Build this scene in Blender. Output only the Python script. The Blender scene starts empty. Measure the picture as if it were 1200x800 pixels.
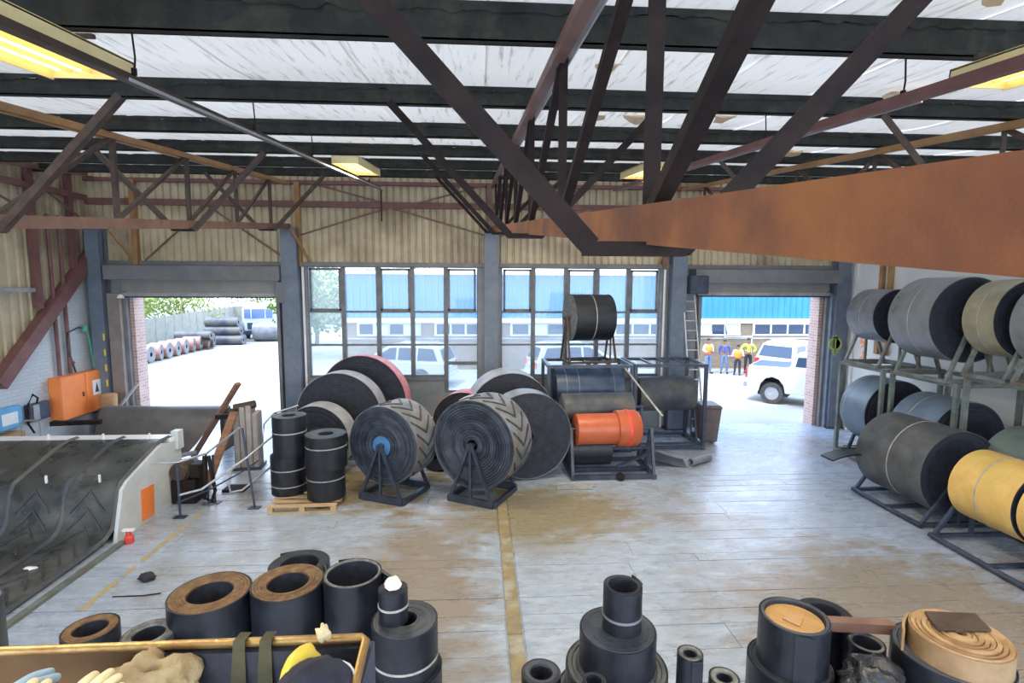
import bpy, bmesh, math, random
from math import sin, cos, pi, radians, atan, atan2, hypot
from mathutils import Vector, Matrix, Euler, noise
random.seed(7)
sc = bpy.context.scene
COL = sc.collection

# ---------------------------------------------------------------- camera, sky, sun, exposure
cam_d = bpy.data.cameras.new('camera'); cam = bpy.data.objects.new('camera', cam_d); COL.objects.link(cam)
cam_d.sensor_width = 36.0; cam_d.lens = 620.0 / 1200.0 * 36.0; cam_d.clip_start = 0.05; cam_d.clip_end = 500
cam.location = (0, 0, 4.2)
PITCH = atan(65 / 620.0); YAW = atan(38 / 620.0); ROLL = 0.005
cam.matrix_world = (Matrix.Translation((0, 0, 4.2)) @ Matrix.Rotation(-YAW, 4, 'Z')
                    @ Matrix.Rotation(pi / 2 - PITCH, 4, 'X') @ Matrix.Rotation(ROLL, 4, 'Z'))
sc.camera = cam

world = bpy.data.worlds.new('sky'); sc.world = world; world.use_nodes = True
wn = world.node_tree.nodes; wl = world.node_tree.links; wn.clear()
wo = wn.new('ShaderNodeOutputWorld'); wb = wn.new('ShaderNodeBackground'); wl.new(wb.outputs[0], wo.inputs[0])
wt = wn.new('ShaderNodeTexCoord'); ws = wn.new('ShaderNodeSeparateXYZ'); wr = wn.new('ShaderNodeValToRGB')
wl.new(wt.outputs['Generated'], ws.inputs[0]); wl.new(ws.outputs['Z'], wr.inputs[0]); wl.new(wr.outputs[0], wb.inputs[0])
wr.color_ramp.elements[0].color = (0.86, 0.93, 1.0, 1); wr.color_ramp.elements[0].position = 0.0
wr.color_ramp.elements[1].color = (0.50, 0.68, 1.0, 1); wr.color_ramp.elements[1].position = 0.6
wb.inputs[1].default_value = 2.4
sun_d = bpy.data.lights.new('sun', 'SUN'); sun = bpy.data.objects.new('sun', sun_d); COL.objects.link(sun)
sun_d.energy = 1.6; sun_d.angle = radians(1.0); sun_d.color = (1.0, 0.94, 0.85)
sun.rotation_euler = Vector((0.42, 0.30, -1.0)).to_track_quat('-Z', 'Y').to_euler()
sc.view_settings.view_transform = 'Standard'; sc.view_settings.look = 'None'
sc.view_settings.gamma = 1.0; sc.view_settings.use_curve_mapping = False
sc.view_settings.exposure = 1.45

# ---------------------------------------------------------------- materials
MATS = {}   # every material is procedural
def mat(name, c1, c2=None, rough=0.6, metal=0.0, scale=4.0, bump=0.0, bscale=None, detail=6, emit=None, es=0.0,
        stretch=(1, 1, 1), spec=0.5, lo=0.35, hi=0.65, c3=None, scale3=0.6, lo3=0.5, hi3=0.65, rvar=0.0, coat=0.0):
    m = bpy.data.materials.new(name); m.use_nodes = True; MATS[name] = m
    n = m.node_tree.nodes; l = m.node_tree.links; b = n['Principled BSDF']
    b.inputs['Roughness'].default_value = rough; b.inputs['Metallic'].default_value = metal
    b.inputs['Specular IOR Level'].default_value = spec
    b.inputs['Coat Weight'].default_value = coat; b.inputs['Coat Roughness'].default_value = 0.1
    tc = n.new('ShaderNodeTexCoord'); mp = n.new('ShaderNodeMapping'); l.new(tc.outputs['Object'], mp.inputs[0])
    mp.inputs['Scale'].default_value = stretch
    col = None
    def nz(s, d=detail, src=mp):
        t = n.new('ShaderNodeTexNoise'); t.inputs['Scale'].default_value = s; t.inputs['Detail'].default_value = d
        t.inputs['Roughness'].default_value = 0.62
        l.new(src.outputs[0 if src is mp else 'Object'], t.inputs['Vector']); return t
    if c2 is not None:
        t = nz(scale); r = n.new('ShaderNodeValToRGB'); l.new(t.outputs['Fac'], r.inputs[0])
        r.color_ramp.elements[0].position = lo; r.color_ramp.elements[1].position = hi
        r.color_ramp.elements[0].color = (*c1, 1); r.color_ramp.elements[1].color = (*c2, 1)
        col = r.outputs[0]
        if c3 is not None:
            t3 = nz(scale3, 4, tc); r3 = n.new('ShaderNodeMapRange'); l.new(t3.outputs['Fac'], r3.inputs[0])
            r3.inputs[1].default_value = lo3; r3.inputs[2].default_value = hi3
            mx = n.new('ShaderNodeMixRGB'); l.new(r3.outputs[0], mx.inputs[0]); l.new(col, mx.inputs[1]); mx.inputs[2].default_value = (*c3, 1)
            col = mx.outputs[0]
        l.new(col, b.inputs['Base Color'])
        if rvar:
            mr = n.new('ShaderNodeMapRange'); l.new(t.outputs['Fac'], mr.inputs[0])
            mr.inputs[3].default_value = rough - rvar; mr.inputs[4].default_value = rough + rvar; mr.inputs[1].default_value = .3; mr.inputs[2].default_value = .7
            l.new(mr.outputs[0], b.inputs['Roughness'])
    else:
        b.inputs['Base Color'].default_value = (*c1, 1)
    if bump:
        t = nz(bscale or scale * 3); bp = n.new('ShaderNodeBump'); bp.inputs['Strength'].default_value = bump
        bp.inputs['Distance'].default_value = 0.02; l.new(t.outputs['Fac'], bp.inputs['Height']); l.new(bp.outputs[0], b.inputs['Normal'])
    if emit:
        b.inputs['Emission Color'].default_value = (*emit, 1); b.inputs['Emission Strength'].default_value = es
    return m

def brick_mat(name, c1, c2, cm, sc_=1.0, axes='XZ', bump=0.5, rough=0.8):
    m = bpy.data.materials.new(name); m.use_nodes = True; n = m.node_tree.nodes; l = m.node_tree.links; b = n['Principled BSDF']
    b.inputs['Roughness'].default_value = rough
    tc = n.new('ShaderNodeTexCoord'); sp = n.new('ShaderNodeSeparateXYZ'); cb = n.new('ShaderNodeCombineXYZ')
    l.new(tc.outputs['Object'], sp.inputs[0]); l.new(sp.outputs[axes[0]], cb.inputs[0]); l.new(sp.outputs[axes[1]], cb.inputs[1])
    t = n.new('ShaderNodeTexBrick'); l.new(cb.outputs[0], t.inputs['Vector']); t.inputs['Scale'].default_value = 1.0
    t.inputs['Color1'].default_value = (*c1, 1); t.inputs['Color2'].default_value = (*c2, 1); t.inputs['Mortar'].default_value = (*cm, 1)
    t.inputs['Brick Width'].default_value = 0.23 * sc_; t.inputs['Row Height'].default_value = 0.085 * sc_
    t.inputs['Mortar Size'].default_value = 0.010; t.inputs['Mortar Smooth'].default_value = 0.3
    nz = n.new('ShaderNodeTexNoise'); nz.inputs['Scale'].default_value = 1.3; nz.inputs['Detail'].default_value = 6
    mx = n.new('ShaderNodeMixRGB'); mx.blend_type = 'MULTIPLY'; mx.inputs[0].default_value = 0.35
    l.new(t.outputs['Color'], mx.inputs[1]); l.new(nz.outputs['Fac'], mx.inputs[2]); l.new(mx.outputs[0], b.inputs['Base Color'])
    bp = n.new('ShaderNodeBump'); bp.inputs['Strength'].default_value = bump; bp.inputs['Distance'].default_value = 0.01; bp.invert = True
    l.new(t.outputs['Fac'], bp.inputs['Height']); l.new(bp.outputs[0], b.inputs['Normal'])
    return m

RUB = mat('rubber', (0.006, 0.0075, 0.012), (0.014, 0.017, 0.025), 0.42, scale=6, bump=0.15, bscale=40, rvar=0.1)
RUBF = mat('rubber_edge', (0.009, 0.011, 0.019), (0.022, 0.027, 0.045), 0.65, scale=9, bump=0.35, bscale=30)
RUBD = mat('rubber_dusty', (0.03, 0.035, 0.048), (0.07, 0.078, 0.095), 0.5, scale=3, bump=0.2, bscale=30, c3=(0.10, 0.095, 0.085), scale3=1.2)
RUBG = mat('rubber_grey', (0.12, 0.13, 0.15), (0.22, 0.23, 0.25), 0.4, scale=2.5, bump=0.1, bscale=30, rvar=.1)
RUBSPIRAL = mat('rubber_wraps', (0.014, 0.020, 0.034), (0.05, 0.065, 0.095), 0.5, scale=5, bump=0.5, bscale=25)
TANEDGE = mat('cord_edge', (0.09, 0.045, 0.018), (0.20, 0.115, 0.05), 0.7, scale=12, bump=0.3, bscale=60)
GREYEDGE = mat('grey_edge', (0.10, 0.10, 0.10), (0.24, 0.24, 0.22), 0.7, scale=12, bump=0.3, bscale=60)
CHEV = mat('chevron_rubber', (0.115, 0.122, 0.135), (0.23, 0.235, 0.24), 0.45, scale=3, bump=0.1, bscale=30, c3=(0.19, 0.15, 0.11), scale3=1.0)
CLEAT = mat('cleat_rubber', (0.025, 0.028, 0.035), (0.07, 0.07, 0.08), 0.5, scale=6)
YELB = mat('yellow_belt', (0.62, 0.37, 0.09), (0.78, 0.52, 0.17), 0.4, scale=2.5, bump=0.05, c3=(0.55, 0.44, 0.10), scale3=0.9)
REDP = mat('red_plastic', (0.75, 0.08, 0.05), (0.6, 0.05, 0.04), 0.4, scale=3)
ORANGE = mat('orange_wrap', (0.42, 0.085, 0.03), (0.52, 0.12, 0.045), 0.35, scale=3, bump=0.3, bscale=8)
STRAP = mat('white_strap', (0.28, 0.28, 0.27), (0.44, 0.43, 0.40), 0.5, scale=10)
REDRIM = mat('red_rim', (0.55, 0.10, 0.12), (0.65, 0.3, 0.3), 0.5, scale=6)
PALERIM = mat('pale_rim', (0.28, 0.285, 0.30), (0.42, 0.42, 0.43), 0.5, scale=3)
STEELB = mat('blue_black_steel', (0.018, 0.028, 0.05), (0.05, 0.065, 0.10), 0.4, scale=6, bump=0.1)
STEELG = mat('grey_green_steel', (0.10, 0.13, 0.12), (0.20, 0.23, 0.21), 0.45, scale=5, c3=(0.12, 0.09, 0.06), scale3=1.5)
STEELBR = mat('brown_steel', (0.04, 0.024, 0.018), (0.08, 0.05, 0.035), 0.6, scale=6, bump=0.2)
DARKBR = mat('dark_brown_steel', (0.010, 0.006, 0.006), (0.024, 0.014, 0.012), 0.7, spec=0.25, scale=6, bump=0.2)
RUST = mat('rusty_orange_steel', (0.20, 0.065, 0.028), (0.12, 0.045, 0.026), 0.75, scale=3.5, bump=0.3, bscale=30, c3=(0.26, 0.095, 0.03), scale3=1.6, lo3=.45, hi3=.6)
TANST = mat('tan_steel', (0.40, 0.22, 0.09), (0.28, 0.145, 0.06), 0.55, scale=3, bump=0.15)
PINKST = mat('primer_steel', (0.22, 0.125, 0.095), (0.15, 0.075, 0.055), 0.55, scale=4, bump=0.15)
REDBR = mat('red_brown_paint', (0.14, 0.06, 0.055), (0.20, 0.09, 0.08), 0.6, scale=3)
PURL = mat('sooty_purlin', (0.012, 0.013, 0.011), (0.030, 0.030, 0.026), 0.85, scale=5, bump=0.5, bscale=14, c3=(0.05, 0.055, 0.035), scale3=3.0, lo3=.55, hi3=.75)
COLM = mat('blue_grey_column', (0.11, 0.14, 0.19), (0.17, 0.20, 0.25), 0.5, scale=3, bump=0.1)
COLW = mat('white_edge_paint', (0.65, 0.67, 0.70), (0.8, 0.8, 0.8), 0.5, scale=3)
GREYP = mat('grey_paint', (0.20, 0.22, 0.24), (0.28, 0.29, 0.30), 0.5, scale=2)
LINTEL = mat('lintel_grey', (0.14, 0.145, 0.155), (0.20, 0.20, 0.205), 0.55, scale=2)
SHUT = mat('shutter_grey', (0.24, 0.235, 0.22), (0.31, 0.30, 0.28), 0.5, scale=2)
CORR = mat('cream_cladding', (0.44, 0.36, 0.23), (0.56, 0.48, 0.33), 0.5, scale=1.5, c3=(0.33, 0.26, 0.17), scale3=0.5)
FRAME = mat('window_frame_paint', (0.10, 0.11, 0.12), (0.16, 0.165, 0.17), 0.5, scale=4)
ORBOX = mat('orange_enamel', (0.85, 0.22, 0.05), (0.9, 0.28, 0.08), 0.35, scale=2)
WHITE = mat('white_paint', (0.75, 0.76, 0.78), (0.85, 0.85, 0.85), 0.4, scale=2)
CARW = mat('car_white', (0.50, 0.51, 0.53), None, 0.25, coat=0.6)
CARGL = mat('car_glass', (0.03, 0.05, 0.09), None, 0.08)
TYRE = mat('tyre', (0.03, 0.03, 0.03), (0.06, 0.06, 0.06), 0.8, scale=9)
RIM = mat('wheel_rim', (0.5, 0.5, 0.52), None, 0.3, metal=0.8)
TAILR = mat('tail_lamp', (0.7, 0.03, 0.03), None, 0.2)
WOOD = mat('pale_wood', (0.48, 0.31, 0.16), (0.62, 0.43, 0.25), 0.7, scale=3, stretch=(1, 8, 8), bump=0.2)
WOODD = mat('brown_wood', (0.20, 0.10, 0.06), (0.33, 0.17, 0.10), 0.7, scale=3, stretch=(1, 1, 6), bump=0.2)
CARD = mat('cardboard', (0.38, 0.22, 0.10), (0.5, 0.30, 0.15), 0.8, scale=3)
BRASS = mat('worn_brass_pipe', (0.55, 0.36, 0.13), (0.34, 0.18, 0.06), 0.35, metal=0.6, scale=14, bump=0.2)
CLOTH = mat('beige_cloth', (0.42, 0.30, 0.15), (0.55, 0.41, 0.22), 0.85, scale=20, bump=0.4, bscale=60)
GLOVE = mat('cream_glove', (0.80, 0.66, 0.36), (0.88, 0.76, 0.48), 0.85, scale=20, bump=0.3, bscale=80)
GLOVEB = mat('blue_glove', (0.30, 0.42, 0.52), (0.42, 0.54, 0.62), 0.85, scale=20, bump=0.3, bscale=80)
NAVY = mat('navy_fabric', (0.012, 0.014, 0.028), (0.03, 0.035, 0.06), 0.8, scale=20, bump=0.3, bscale=90)
YELP = mat('yellow_plastic', (0.85, 0.60, 0.05), (0.9, 0.68, 0.1), 0.4, scale=4)
ALU = mat('aluminium', (0.62, 0.63, 0.65), (0.72, 0.72, 0.74), 0.35, metal=0.5, scale=5)
BLUEC = mat('blue_cladding', (0.015, 0.17, 0.40), (0.02, 0.20, 0.46), 0.4, scale=1)
BLUEBX = mat('blue_box', (0.10, 0.35, 0.62), (0.15, 0.42, 0.7), 0.4, scale=3)
BINM = mat('bin_grey', (0.10, 0.075, 0.07), (0.15, 0.11, 0.10), 0.5, scale=4)
SKIN = mat('skin', (0.22, 0.11, 0.07), (0.28, 0.15, 0.09), 0.55, scale=8)
HAIR = mat('black_hair', (0.01, 0.01, 0.01), None, 0.7)
DENIM = mat('denim', (0.10, 0.17, 0.30), (0.14, 0.22, 0.38), 0.8, scale=20)
BLKF = mat('black_fabric', (0.02, 0.02, 0.03), (0.04, 0.04, 0.05), 0.8, scale=20)
BLUF = mat('blue_fabric', (0.04, 0.06, 0.25), (0.06, 0.09, 0.33), 0.8, scale=20)
WHF = mat('white_fabric', (0.75, 0.75, 0.75), (0.85, 0.85, 0.85), 0.8, scale=20)
PINKF = mat('pale_pink_fabric', (0.75, 0.55, 0.55), (0.85, 0.65, 0.62), 0.8, scale=20)
VESTO = mat('orange_vest', (0.95, 0.22, 0.03), (1.0, 0.3, 0.05), 0.7, scale=20)
VESTY = mat('lime_vest', (0.65, 0.85, 0.06), (0.72, 0.9, 0.1), 0.7, scale=20)
BARK = mat('bark', (0.12, 0.08, 0.05), (0.2, 0.14, 0.1), 0.9, scale=8, bump=0.5)
LEAF = mat('leaf_green', (0.06, 0.14, 0.02), (0.16, 0.26, 0.05), 0.6, scale=3)
LEAFY = mat('leaf_yellow_green', (0.14, 0.20, 0.03), (0.28, 0.32, 0.08), 0.6, scale=3)
YARD = mat('yard_concrete', (0.34, 0.33, 0.31), (0.42, 0.40, 0.37), 0.9, scale=0.35, bump=0.1, bscale=6, c3=(0.24, 0.23, 0.22), scale3=0.09)
FENCE = mat('fence_grey', (0.20, 0.20, 0.17), (0.27, 0.27, 0.23), 0.7, scale=2)
PINKR = mat('pink_wrapped_roll', (0.30, 0.14, 0.10), (0.38, 0.20, 0.15), 0.6, scale=3)
YLINE = mat('yellow_floor_paint', (0.50, 0.37, 0.14), (0.34, 0.31, 0.26), 0.6, scale=9, lo=.4, hi=.6)
LAMP = mat('lamp_tube', (0.9, 0.8, 0.4), None, 0.4, emit=(1.0, 0.80, 0.35), es=1.3)
TROF = mat('lamp_reflector', (0.75, 0.62, 0.30), (0.85, 0.72, 0.38), 0.35, scale=3)
GREENH = mat('green_hose', (0.05, 0.30, 0.20), (0.08, 0.35, 0.25), 0.5, scale=4)
YBLK = mat('yellow_tape', (0.8, 0.6, 0.05), None, 0.5)
OIL = mat('black_plastic_sheet', (0.01, 0.012, 0.015), (0.03, 0.03, 0.035), 0.25, scale=5, bump=0.6, bscale=15)
ROOFS = mat('roof_sheet', (0.4, 0.4, 0.4), (0.5, 0.5, 0.5), 0.5, scale=2)
LIME = mat('sign_green', (0.35, 0.45, 0.12), None, 0.5)
INK = mat('dark_print', (0.04, 0.05, 0.06), None, 0.6)
TORNP = mat('torn_paper', (0.55, 0.40, 0.24), (0.7, 0.55, 0.38), 0.8, scale=5)
BRICKW = brick_mat('white_painted_brick', (0.60, 0.66, 0.70), (0.66, 0.71, 0.75), (0.56, 0.62, 0.66), axes='YZ')
BRICKR = brick_mat('pink_brick', (0.50, 0.30, 0.26), (0.62, 0.42, 0.36), (0.65, 0.60, 0.56), axes='YZ')
BRICKB = brick_mat('buff_brick', (0.26, 0.18, 0.10), (0.33, 0.24, 0.15), (0.30, 0.27, 0.22), axes='XZ')

def foil_mat():
    m = bpy.data.materials.new('roof_foil'); m.use_nodes = True; n = m.node_tree.nodes; l = m.node_tree.links; b = n['Principled BSDF']
    tc = n.new('ShaderNodeTexCoord'); mp = n.new('ShaderNodeMapping'); l.new(tc.outputs['Object'], mp.inputs[0]); mp.inputs['Scale'].default_value = (9, 0.7, 1)
    t = n.new('ShaderNodeTexNoise'); t.inputs['Scale'].default_value = 2.0; t.inputs['Detail'].default_value = 8; t.inputs['Roughness'].default_value = .7; l.new(mp.outputs[0], t.inputs['Vector'])
    r = n.new('ShaderNodeValToRGB'); l.new(t.outputs['Fac'], r.inputs[0])
    e = r.color_ramp.elements; e[0].position = 0.30; e[0].color = (0.45, 0.40, 0.33, 1); e[1].position = 0.46; e[1].color = (0.98, 0.94, 0.88, 1)
    l.new(r.outputs[0], b.inputs['Base Color']); b.inputs['Metallic'].default_value = 0.2; b.inputs['Roughness'].default_value = 0.42
    bp = n.new('ShaderNodeBump'); bp.inputs['Strength'].default_value = 0.5; bp.inputs['Distance'].default_value = 0.02
    l.new(t.outputs['Fac'], bp.inputs['Height']); l.new(bp.outputs[0], b.inputs['Normal'])
    return m
FOIL = foil_mat()
def add_translucency(m, fac, color):      # translucency added to the lining and roof sheets to brighten the ceiling
    n = m.node_tree.nodes; l = m.node_tree.links; b = n['Principled BSDF']; o = n['Material Output']
    t = n.new('ShaderNodeBsdfTranslucent' if color else 'ShaderNodeBsdfTransparent')
    if color:
        r = n['Color Ramp']; mx = n.new('ShaderNodeMixRGB'); mx.blend_type = 'MULTIPLY'; mx.inputs[0].default_value = 1; mx.inputs[2].default_value = (*color, 1)
        l.new(r.outputs[0], mx.inputs[1]); l.new(mx.outputs[0], t.inputs[0])
    x = n.new('ShaderNodeMixShader'); x.inputs[0].default_value = fac; l.new(b.outputs[0], x.inputs[1]); l.new(t.outputs[0], x.inputs[2]); l.new(x.outputs[0], o.inputs[0])
add_translucency(FOIL, .28, (1.0, .93, .84)); add_translucency(ROOFS, .28, None)

def floor_mat():
    m = bpy.data.materials.new('worn_floor'); m.use_nodes = True; n = m.node_tree.nodes; l = m.node_tree.links; b = n['Principled BSDF']
    g = n.new('ShaderNodeNewGeometry')
    def nz(s, sx, sy, d=6):
        mp = n.new('ShaderNodeMapping'); mp.inputs['Scale'].default_value = (sx, sy, 1); l.new(g.outputs['Position'], mp.inputs[0])
        t = n.new('ShaderNodeTexNoise'); t.inputs['Scale'].default_value = s; t.inputs['Detail'].default_value = d; t.inputs['Roughness'].default_value = .65
        l.new(mp.outputs[0], t.inputs['Vector']); return t
    def rng(t, a, b_):
        r = n.new('ShaderNodeMapRange'); l.new(t.outputs['Fac'], r.inputs[0]); r.inputs[1].default_value = a; r.inputs[2].default_value = b_; return r
    def mix(f, c1, c2):
        x = n.new('ShaderNodeMixRGB'); l.new(f, x.inputs[0])
        for i, c in ((1, c1), (2, c2)):
            if isinstance(c, tuple): x.inputs[i].default_value = (*c, 1)
            else: l.new(c, x.inputs[i])
        return x.outputs[0]
    base = mix(rng(nz(3, 1, 2.5), .35, .65).outputs[0], (0.30, 0.355, 0.45), (0.44, 0.51, 0.62))
    c = mix(rng(nz(0.35, 1, 1, 5), .50, .68).outputs[0], base, (0.29, 0.26, 0.24))
    # brown traffic-worn strip beside the joint, yellow-brown oil stains near the reels (stains fixed to the floor)
    sp = n.new('ShaderNodeSeparateXYZ'); l.new(g.outputs['Position'], sp.inputs[0])
    def blob(cx, cy, rx, ry, t, amp=0.35):
        vx = n.new('ShaderNodeVectorMath'); vx.operation = 'SUBTRACT'; l.new(g.outputs['Position'], vx.inputs[0]); vx.inputs[1].default_value = (cx, cy, 0)
        vd = n.new('ShaderNodeVectorMath'); vd.operation = 'DIVIDE'; l.new(vx.outputs[0], vd.inputs[0]); vd.inputs[1].default_value = (rx, ry, 1)
        ln = n.new('ShaderNodeVectorMath'); ln.operation = 'LENGTH'; l.new(vd.outputs[0], ln.inputs[0])
        ma = n.new('ShaderNodeMath'); ma.operation = 'MULTIPLY_ADD'; l.new(t.outputs['Fac'], ma.inputs[0]); ma.inputs[1].default_value = -2.4; l.new(ln.outputs['Value'], ma.inputs[2])
        r = n.new('ShaderNodeMapRange'); l.new(ma.outputs[0], r.inputs[0]); r.inputs[1].default_value = 0.1; r.inputs[2].default_value = -0.5
        return r.outputs[0]
    t2 = nz(1.6, 1, 2)
    c = mix(blob(1.2, 9.5, 1.7, 1.2, t2), c, (0.27, 0.235, 0.16))
    c = mix(blob(-0.9, 6.2, 0.9, 3.5, t2), c, (0.29, 0.25, 0.22))
    c = mix(blob(-2.3, 11.0, 1.6, 1.3, t2), c, (0.24, 0.19, 0.11))
    c = mix(blob(5.6, 6.0, 2.2, 1.8, t2), c, (0.27, 0.23, 0.19))
    fine = rng(nz(22, .25, 2.2, 4), .58, .72)
    c = mix(fine.outputs[0], c, (0.14, 0.14, 0.145))
    l.new(c, b.inputs['Base Color'])
    rr = n.new('ShaderNodeMapRange'); l.new(nz(1.2, 1, 2).outputs['Fac'], rr.inputs[0]); rr.inputs[1].default_value = .3; rr.inputs[2].default_value = .7; rr.inputs[3].default_value = .16; rr.inputs[4].default_value = .42
    l.new(rr.outputs[0], b.inputs['Roughness']); b.inputs['Specular IOR Level'].default_value = 0.7
    bp = n.new('ShaderNodeBump'); bp.inputs['Strength'].default_value = 0.5; bp.inputs['Distance'].default_value = 0.012
    l.new(nz(9, .5, 2.5).outputs['Fac'], bp.inputs['Height']); l.new(bp.outputs[0], b.inputs['Normal'])
    return m
FLOOR = floor_mat()

def glass_mat(name, haze, tint=(0.95, 0.98, 1.0)):
    m = bpy.data.materials.new(name); m.use_nodes = True; n = m.node_tree.nodes; l = m.node_tree.links; n.clear()
    o = n.new('ShaderNodeOutputMaterial'); tr = n.new('ShaderNodeBsdfTransparent'); tr.inputs[0].default_value = (*tint, 1)
    gl = n.new('ShaderNodeBsdfGlossy'); gl.inputs['Roughness'].default_value = 0.05
    tl = n.new('ShaderNodeBsdfTranslucent'); tl.inputs[0].default_value = (0.85, 0.9, 0.95, 1)
    m1 = n.new('ShaderNodeMixShader'); m1.inputs[0].default_value = haze; l.new(tr.outputs[0], m1.inputs[1]); l.new(tl.outputs[0], m1.inputs[2])
    m2 = n.new('ShaderNodeMixShader'); m2.inputs[0].default_value = 0.02; l.new(m1.outputs[0], m2.inputs[1]); l.new(gl.outputs[0], m2.inputs[2])
    l.new(m2.outputs[0], o.inputs[0]); return m
GLASS = glass_mat('dusty_glass', 0.10, tint=(0.80, 0.83, 0.84))

# ---------------------------------------------------------------- mesh helpers
class MB:
    def __init__(s): s.v = []; s.f = []
    def add(s, vs, fs):
        o = len(s.v); s.v += [tuple(v) for v in vs]; s.f += [tuple(i + o for i in f) for f in fs]; return s
    def box(s, x0, x1, y0, y1, z0, z1):
        vs = [(x, y, z) for z in (z0, z1) for x, y in ((x0, y0), (x1, y0), (x1, y1), (x0, y1))]
        return s.add(vs, [(3, 2, 1, 0), (4, 5, 6, 7), (0, 1, 5, 4), (1, 2, 6, 5), (2, 3, 7, 6), (3, 0, 4, 7)])
    def bar(s, p, q, w, h, up=(0, 0, 1)):
        p, q = Vector(p), Vector(q); d = (q - p).normalized(); up = Vector(up)
        if abs(d.dot(up)) > .98: up = Vector((0, 1, 0))
        r = d.cross(up).normalized(); u = r.cross(d).normalized(); vs = []
        for c in (p, q):
            for a, b in ((-1, -1), (1, -1), (1, 1), (-1, 1)): vs.append(c + r * a * w / 2 + u * b * h / 2)
        return s.add(vs, [(0, 1, 2, 3), (7, 6, 5, 4), (0, 4, 5, 1), (1, 5, 6, 2), (2, 6, 7, 3), (3, 7, 4, 0)])
    def angle(s, p, q, w, t=0.008, up=(0, 0, 1)):   # L section
        p, q = Vector(p), Vector(q); d = (q - p).normalized(); up = Vector(up)
        if abs(d.dot(up)) > .98: up = Vector((0, 1, 0))
        r = d.cross(up).normalized(); u = r.cross(d).normalized()
        prof = [(-w/2, -w/2), (w/2, -w/2), (w/2, -w/2 + t), (-w/2 + t, -w/2 + t), (-w/2 + t, w/2), (-w/2, w/2)]
        vs = [c + r * a + u * b for c in (p, q) for a, b in prof]
        fs = [tuple(range(6))[::-1], tuple(range(6, 12))] + [(i, (i + 1) % 6, 6 + (i + 1) % 6, 6 + i) for i in range(6)]
        return s.add(vs, fs)
    def tube(s, pts, r, n=8, caps=True):
        pts = [Vector(p) for p in pts]; vs = []; fs = []
        for i, p in enumerate(pts):
            d = (pts[min(i + 1, len(pts) - 1)] - pts[max(i - 1, 0)]).normalized()
            up = Vector((0, 0, 1)) if abs(d.z) < .95 else Vector((0, 1, 0))
            a = d.cross(up).normalized(); b = a.cross(d)
            rr = r[i] if isinstance(r, (list, tuple)) else r
            for k in range(n): t = 2 * pi * k / n; vs.append(p + a * cos(t) * rr + b * sin(t) * rr)
        for i in range(len(pts) - 1):
            for k in range(n): k2 = (k + 1) % n; fs.append((i*n + k, i*n + k2, (i+1)*n + k2, (i+1)*n + k))
        if caps: fs.append(tuple(range(n))[::-1]); fs.append(tuple(range((len(pts)-1)*n, len(pts)*n)))
        return s.add(vs, fs)
    def lathe(s, prof, n=48, M=None, jit=0.0, close=False):   # prof: (radius, z) along local z
        M = M or Matrix(); vs = []; fs = []; m = len(prof)
        for k in range(n):
            t = 2 * pi * k / n
            for i, (r, z) in enumerate(prof):
                rr = r + (noise.noise(Vector((i * .7, cos(t) * 2, sin(t) * 2))) * jit if jit else 0)
                vs.append(M @ Vector((rr * cos(t), rr * sin(t), z)))
        for k in range(n):
            k2 = (k + 1) % n
            for i in range(m if close else m - 1):
                i2 = (i + 1) % m; fs.append((k*m + i, k2*m + i, k2*m + i2, k*m + i2))
        return s.add(vs, fs)
    def prism(s, poly, axis, a, b):  # poly in the other two axes
        n = len(poly); vs = []
        for t in (a, b):
            for u, v in poly: vs.append({'X': (t, u, v), 'Y': (u, t, v), 'Z': (u, v, t)}[axis])
        return s.add(vs, [tuple(range(n))[::-1], tuple(range(n, 2*n))] + [(i, (i+1) % n, n + (i+1) % n, n + i) for i in range(n)])
    def build(s, name, m, parent=None, smooth=None, loc=None, bevel=0):
        me = bpy.data.meshes.new(name); me.from_pydata(s.v, [], s.f); me.validate(); me.update()
        bm = bmesh.new(); bm.from_mesh(me); bmesh.ops.recalc_face_normals(bm, faces=bm.faces)
        if bevel: bmesh.ops.bevel(bm, geom=[e for e in bm.edges], offset=bevel, segments=1, affect='EDGES')
        bm.to_mesh(me); bm.free()
        if smooth: 
            me.polygons.foreach_set('use_smooth', [True] * len(me.polygons)); me.set_sharp_from_angle(angle=radians(smooth))
        me.materials.append(m)
        o = bpy.data.objects.new(name, me); COL.objects.link(o)
        if parent: o.parent = parent
        if loc: o.location = loc
        return o

def tag(o, label=None, cat=None, group=None, kind=None):
    if label: o['label'] = label
    if cat: o['category'] = cat
    if group: o['group'] = group
    if kind: o['kind'] = kind
    return o
def thing(name, label, cat, loc=(0, 0, 0), rz=0, group=None):
    o = bpy.data.objects.new(name, None); o.empty_display_size = .1; COL.objects.link(o)
    o.location = loc; o.rotation_euler = (0, 0, rz); return tag(o, label, cat, group)
def copy_tree(o, parent=None):
    c = o.copy(); COL.objects.link(c)
    if parent: c.parent = parent
    for ch in list(o.children): copy_tree(ch, c)
    return c
AX = Matrix.Rotation(-pi / 2, 4, 'X')   # local z -> +y : lathe lying along +Y

# ================================================================ LARGE STRUCTURE
YW = 15.3; XL = -10.65; XR = 10.9
def zr(y): return 5.5 + 0.1 * y            # underside of purlins
def skew(xc, y): return xc - 0.0195 * (y - YW)

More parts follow.
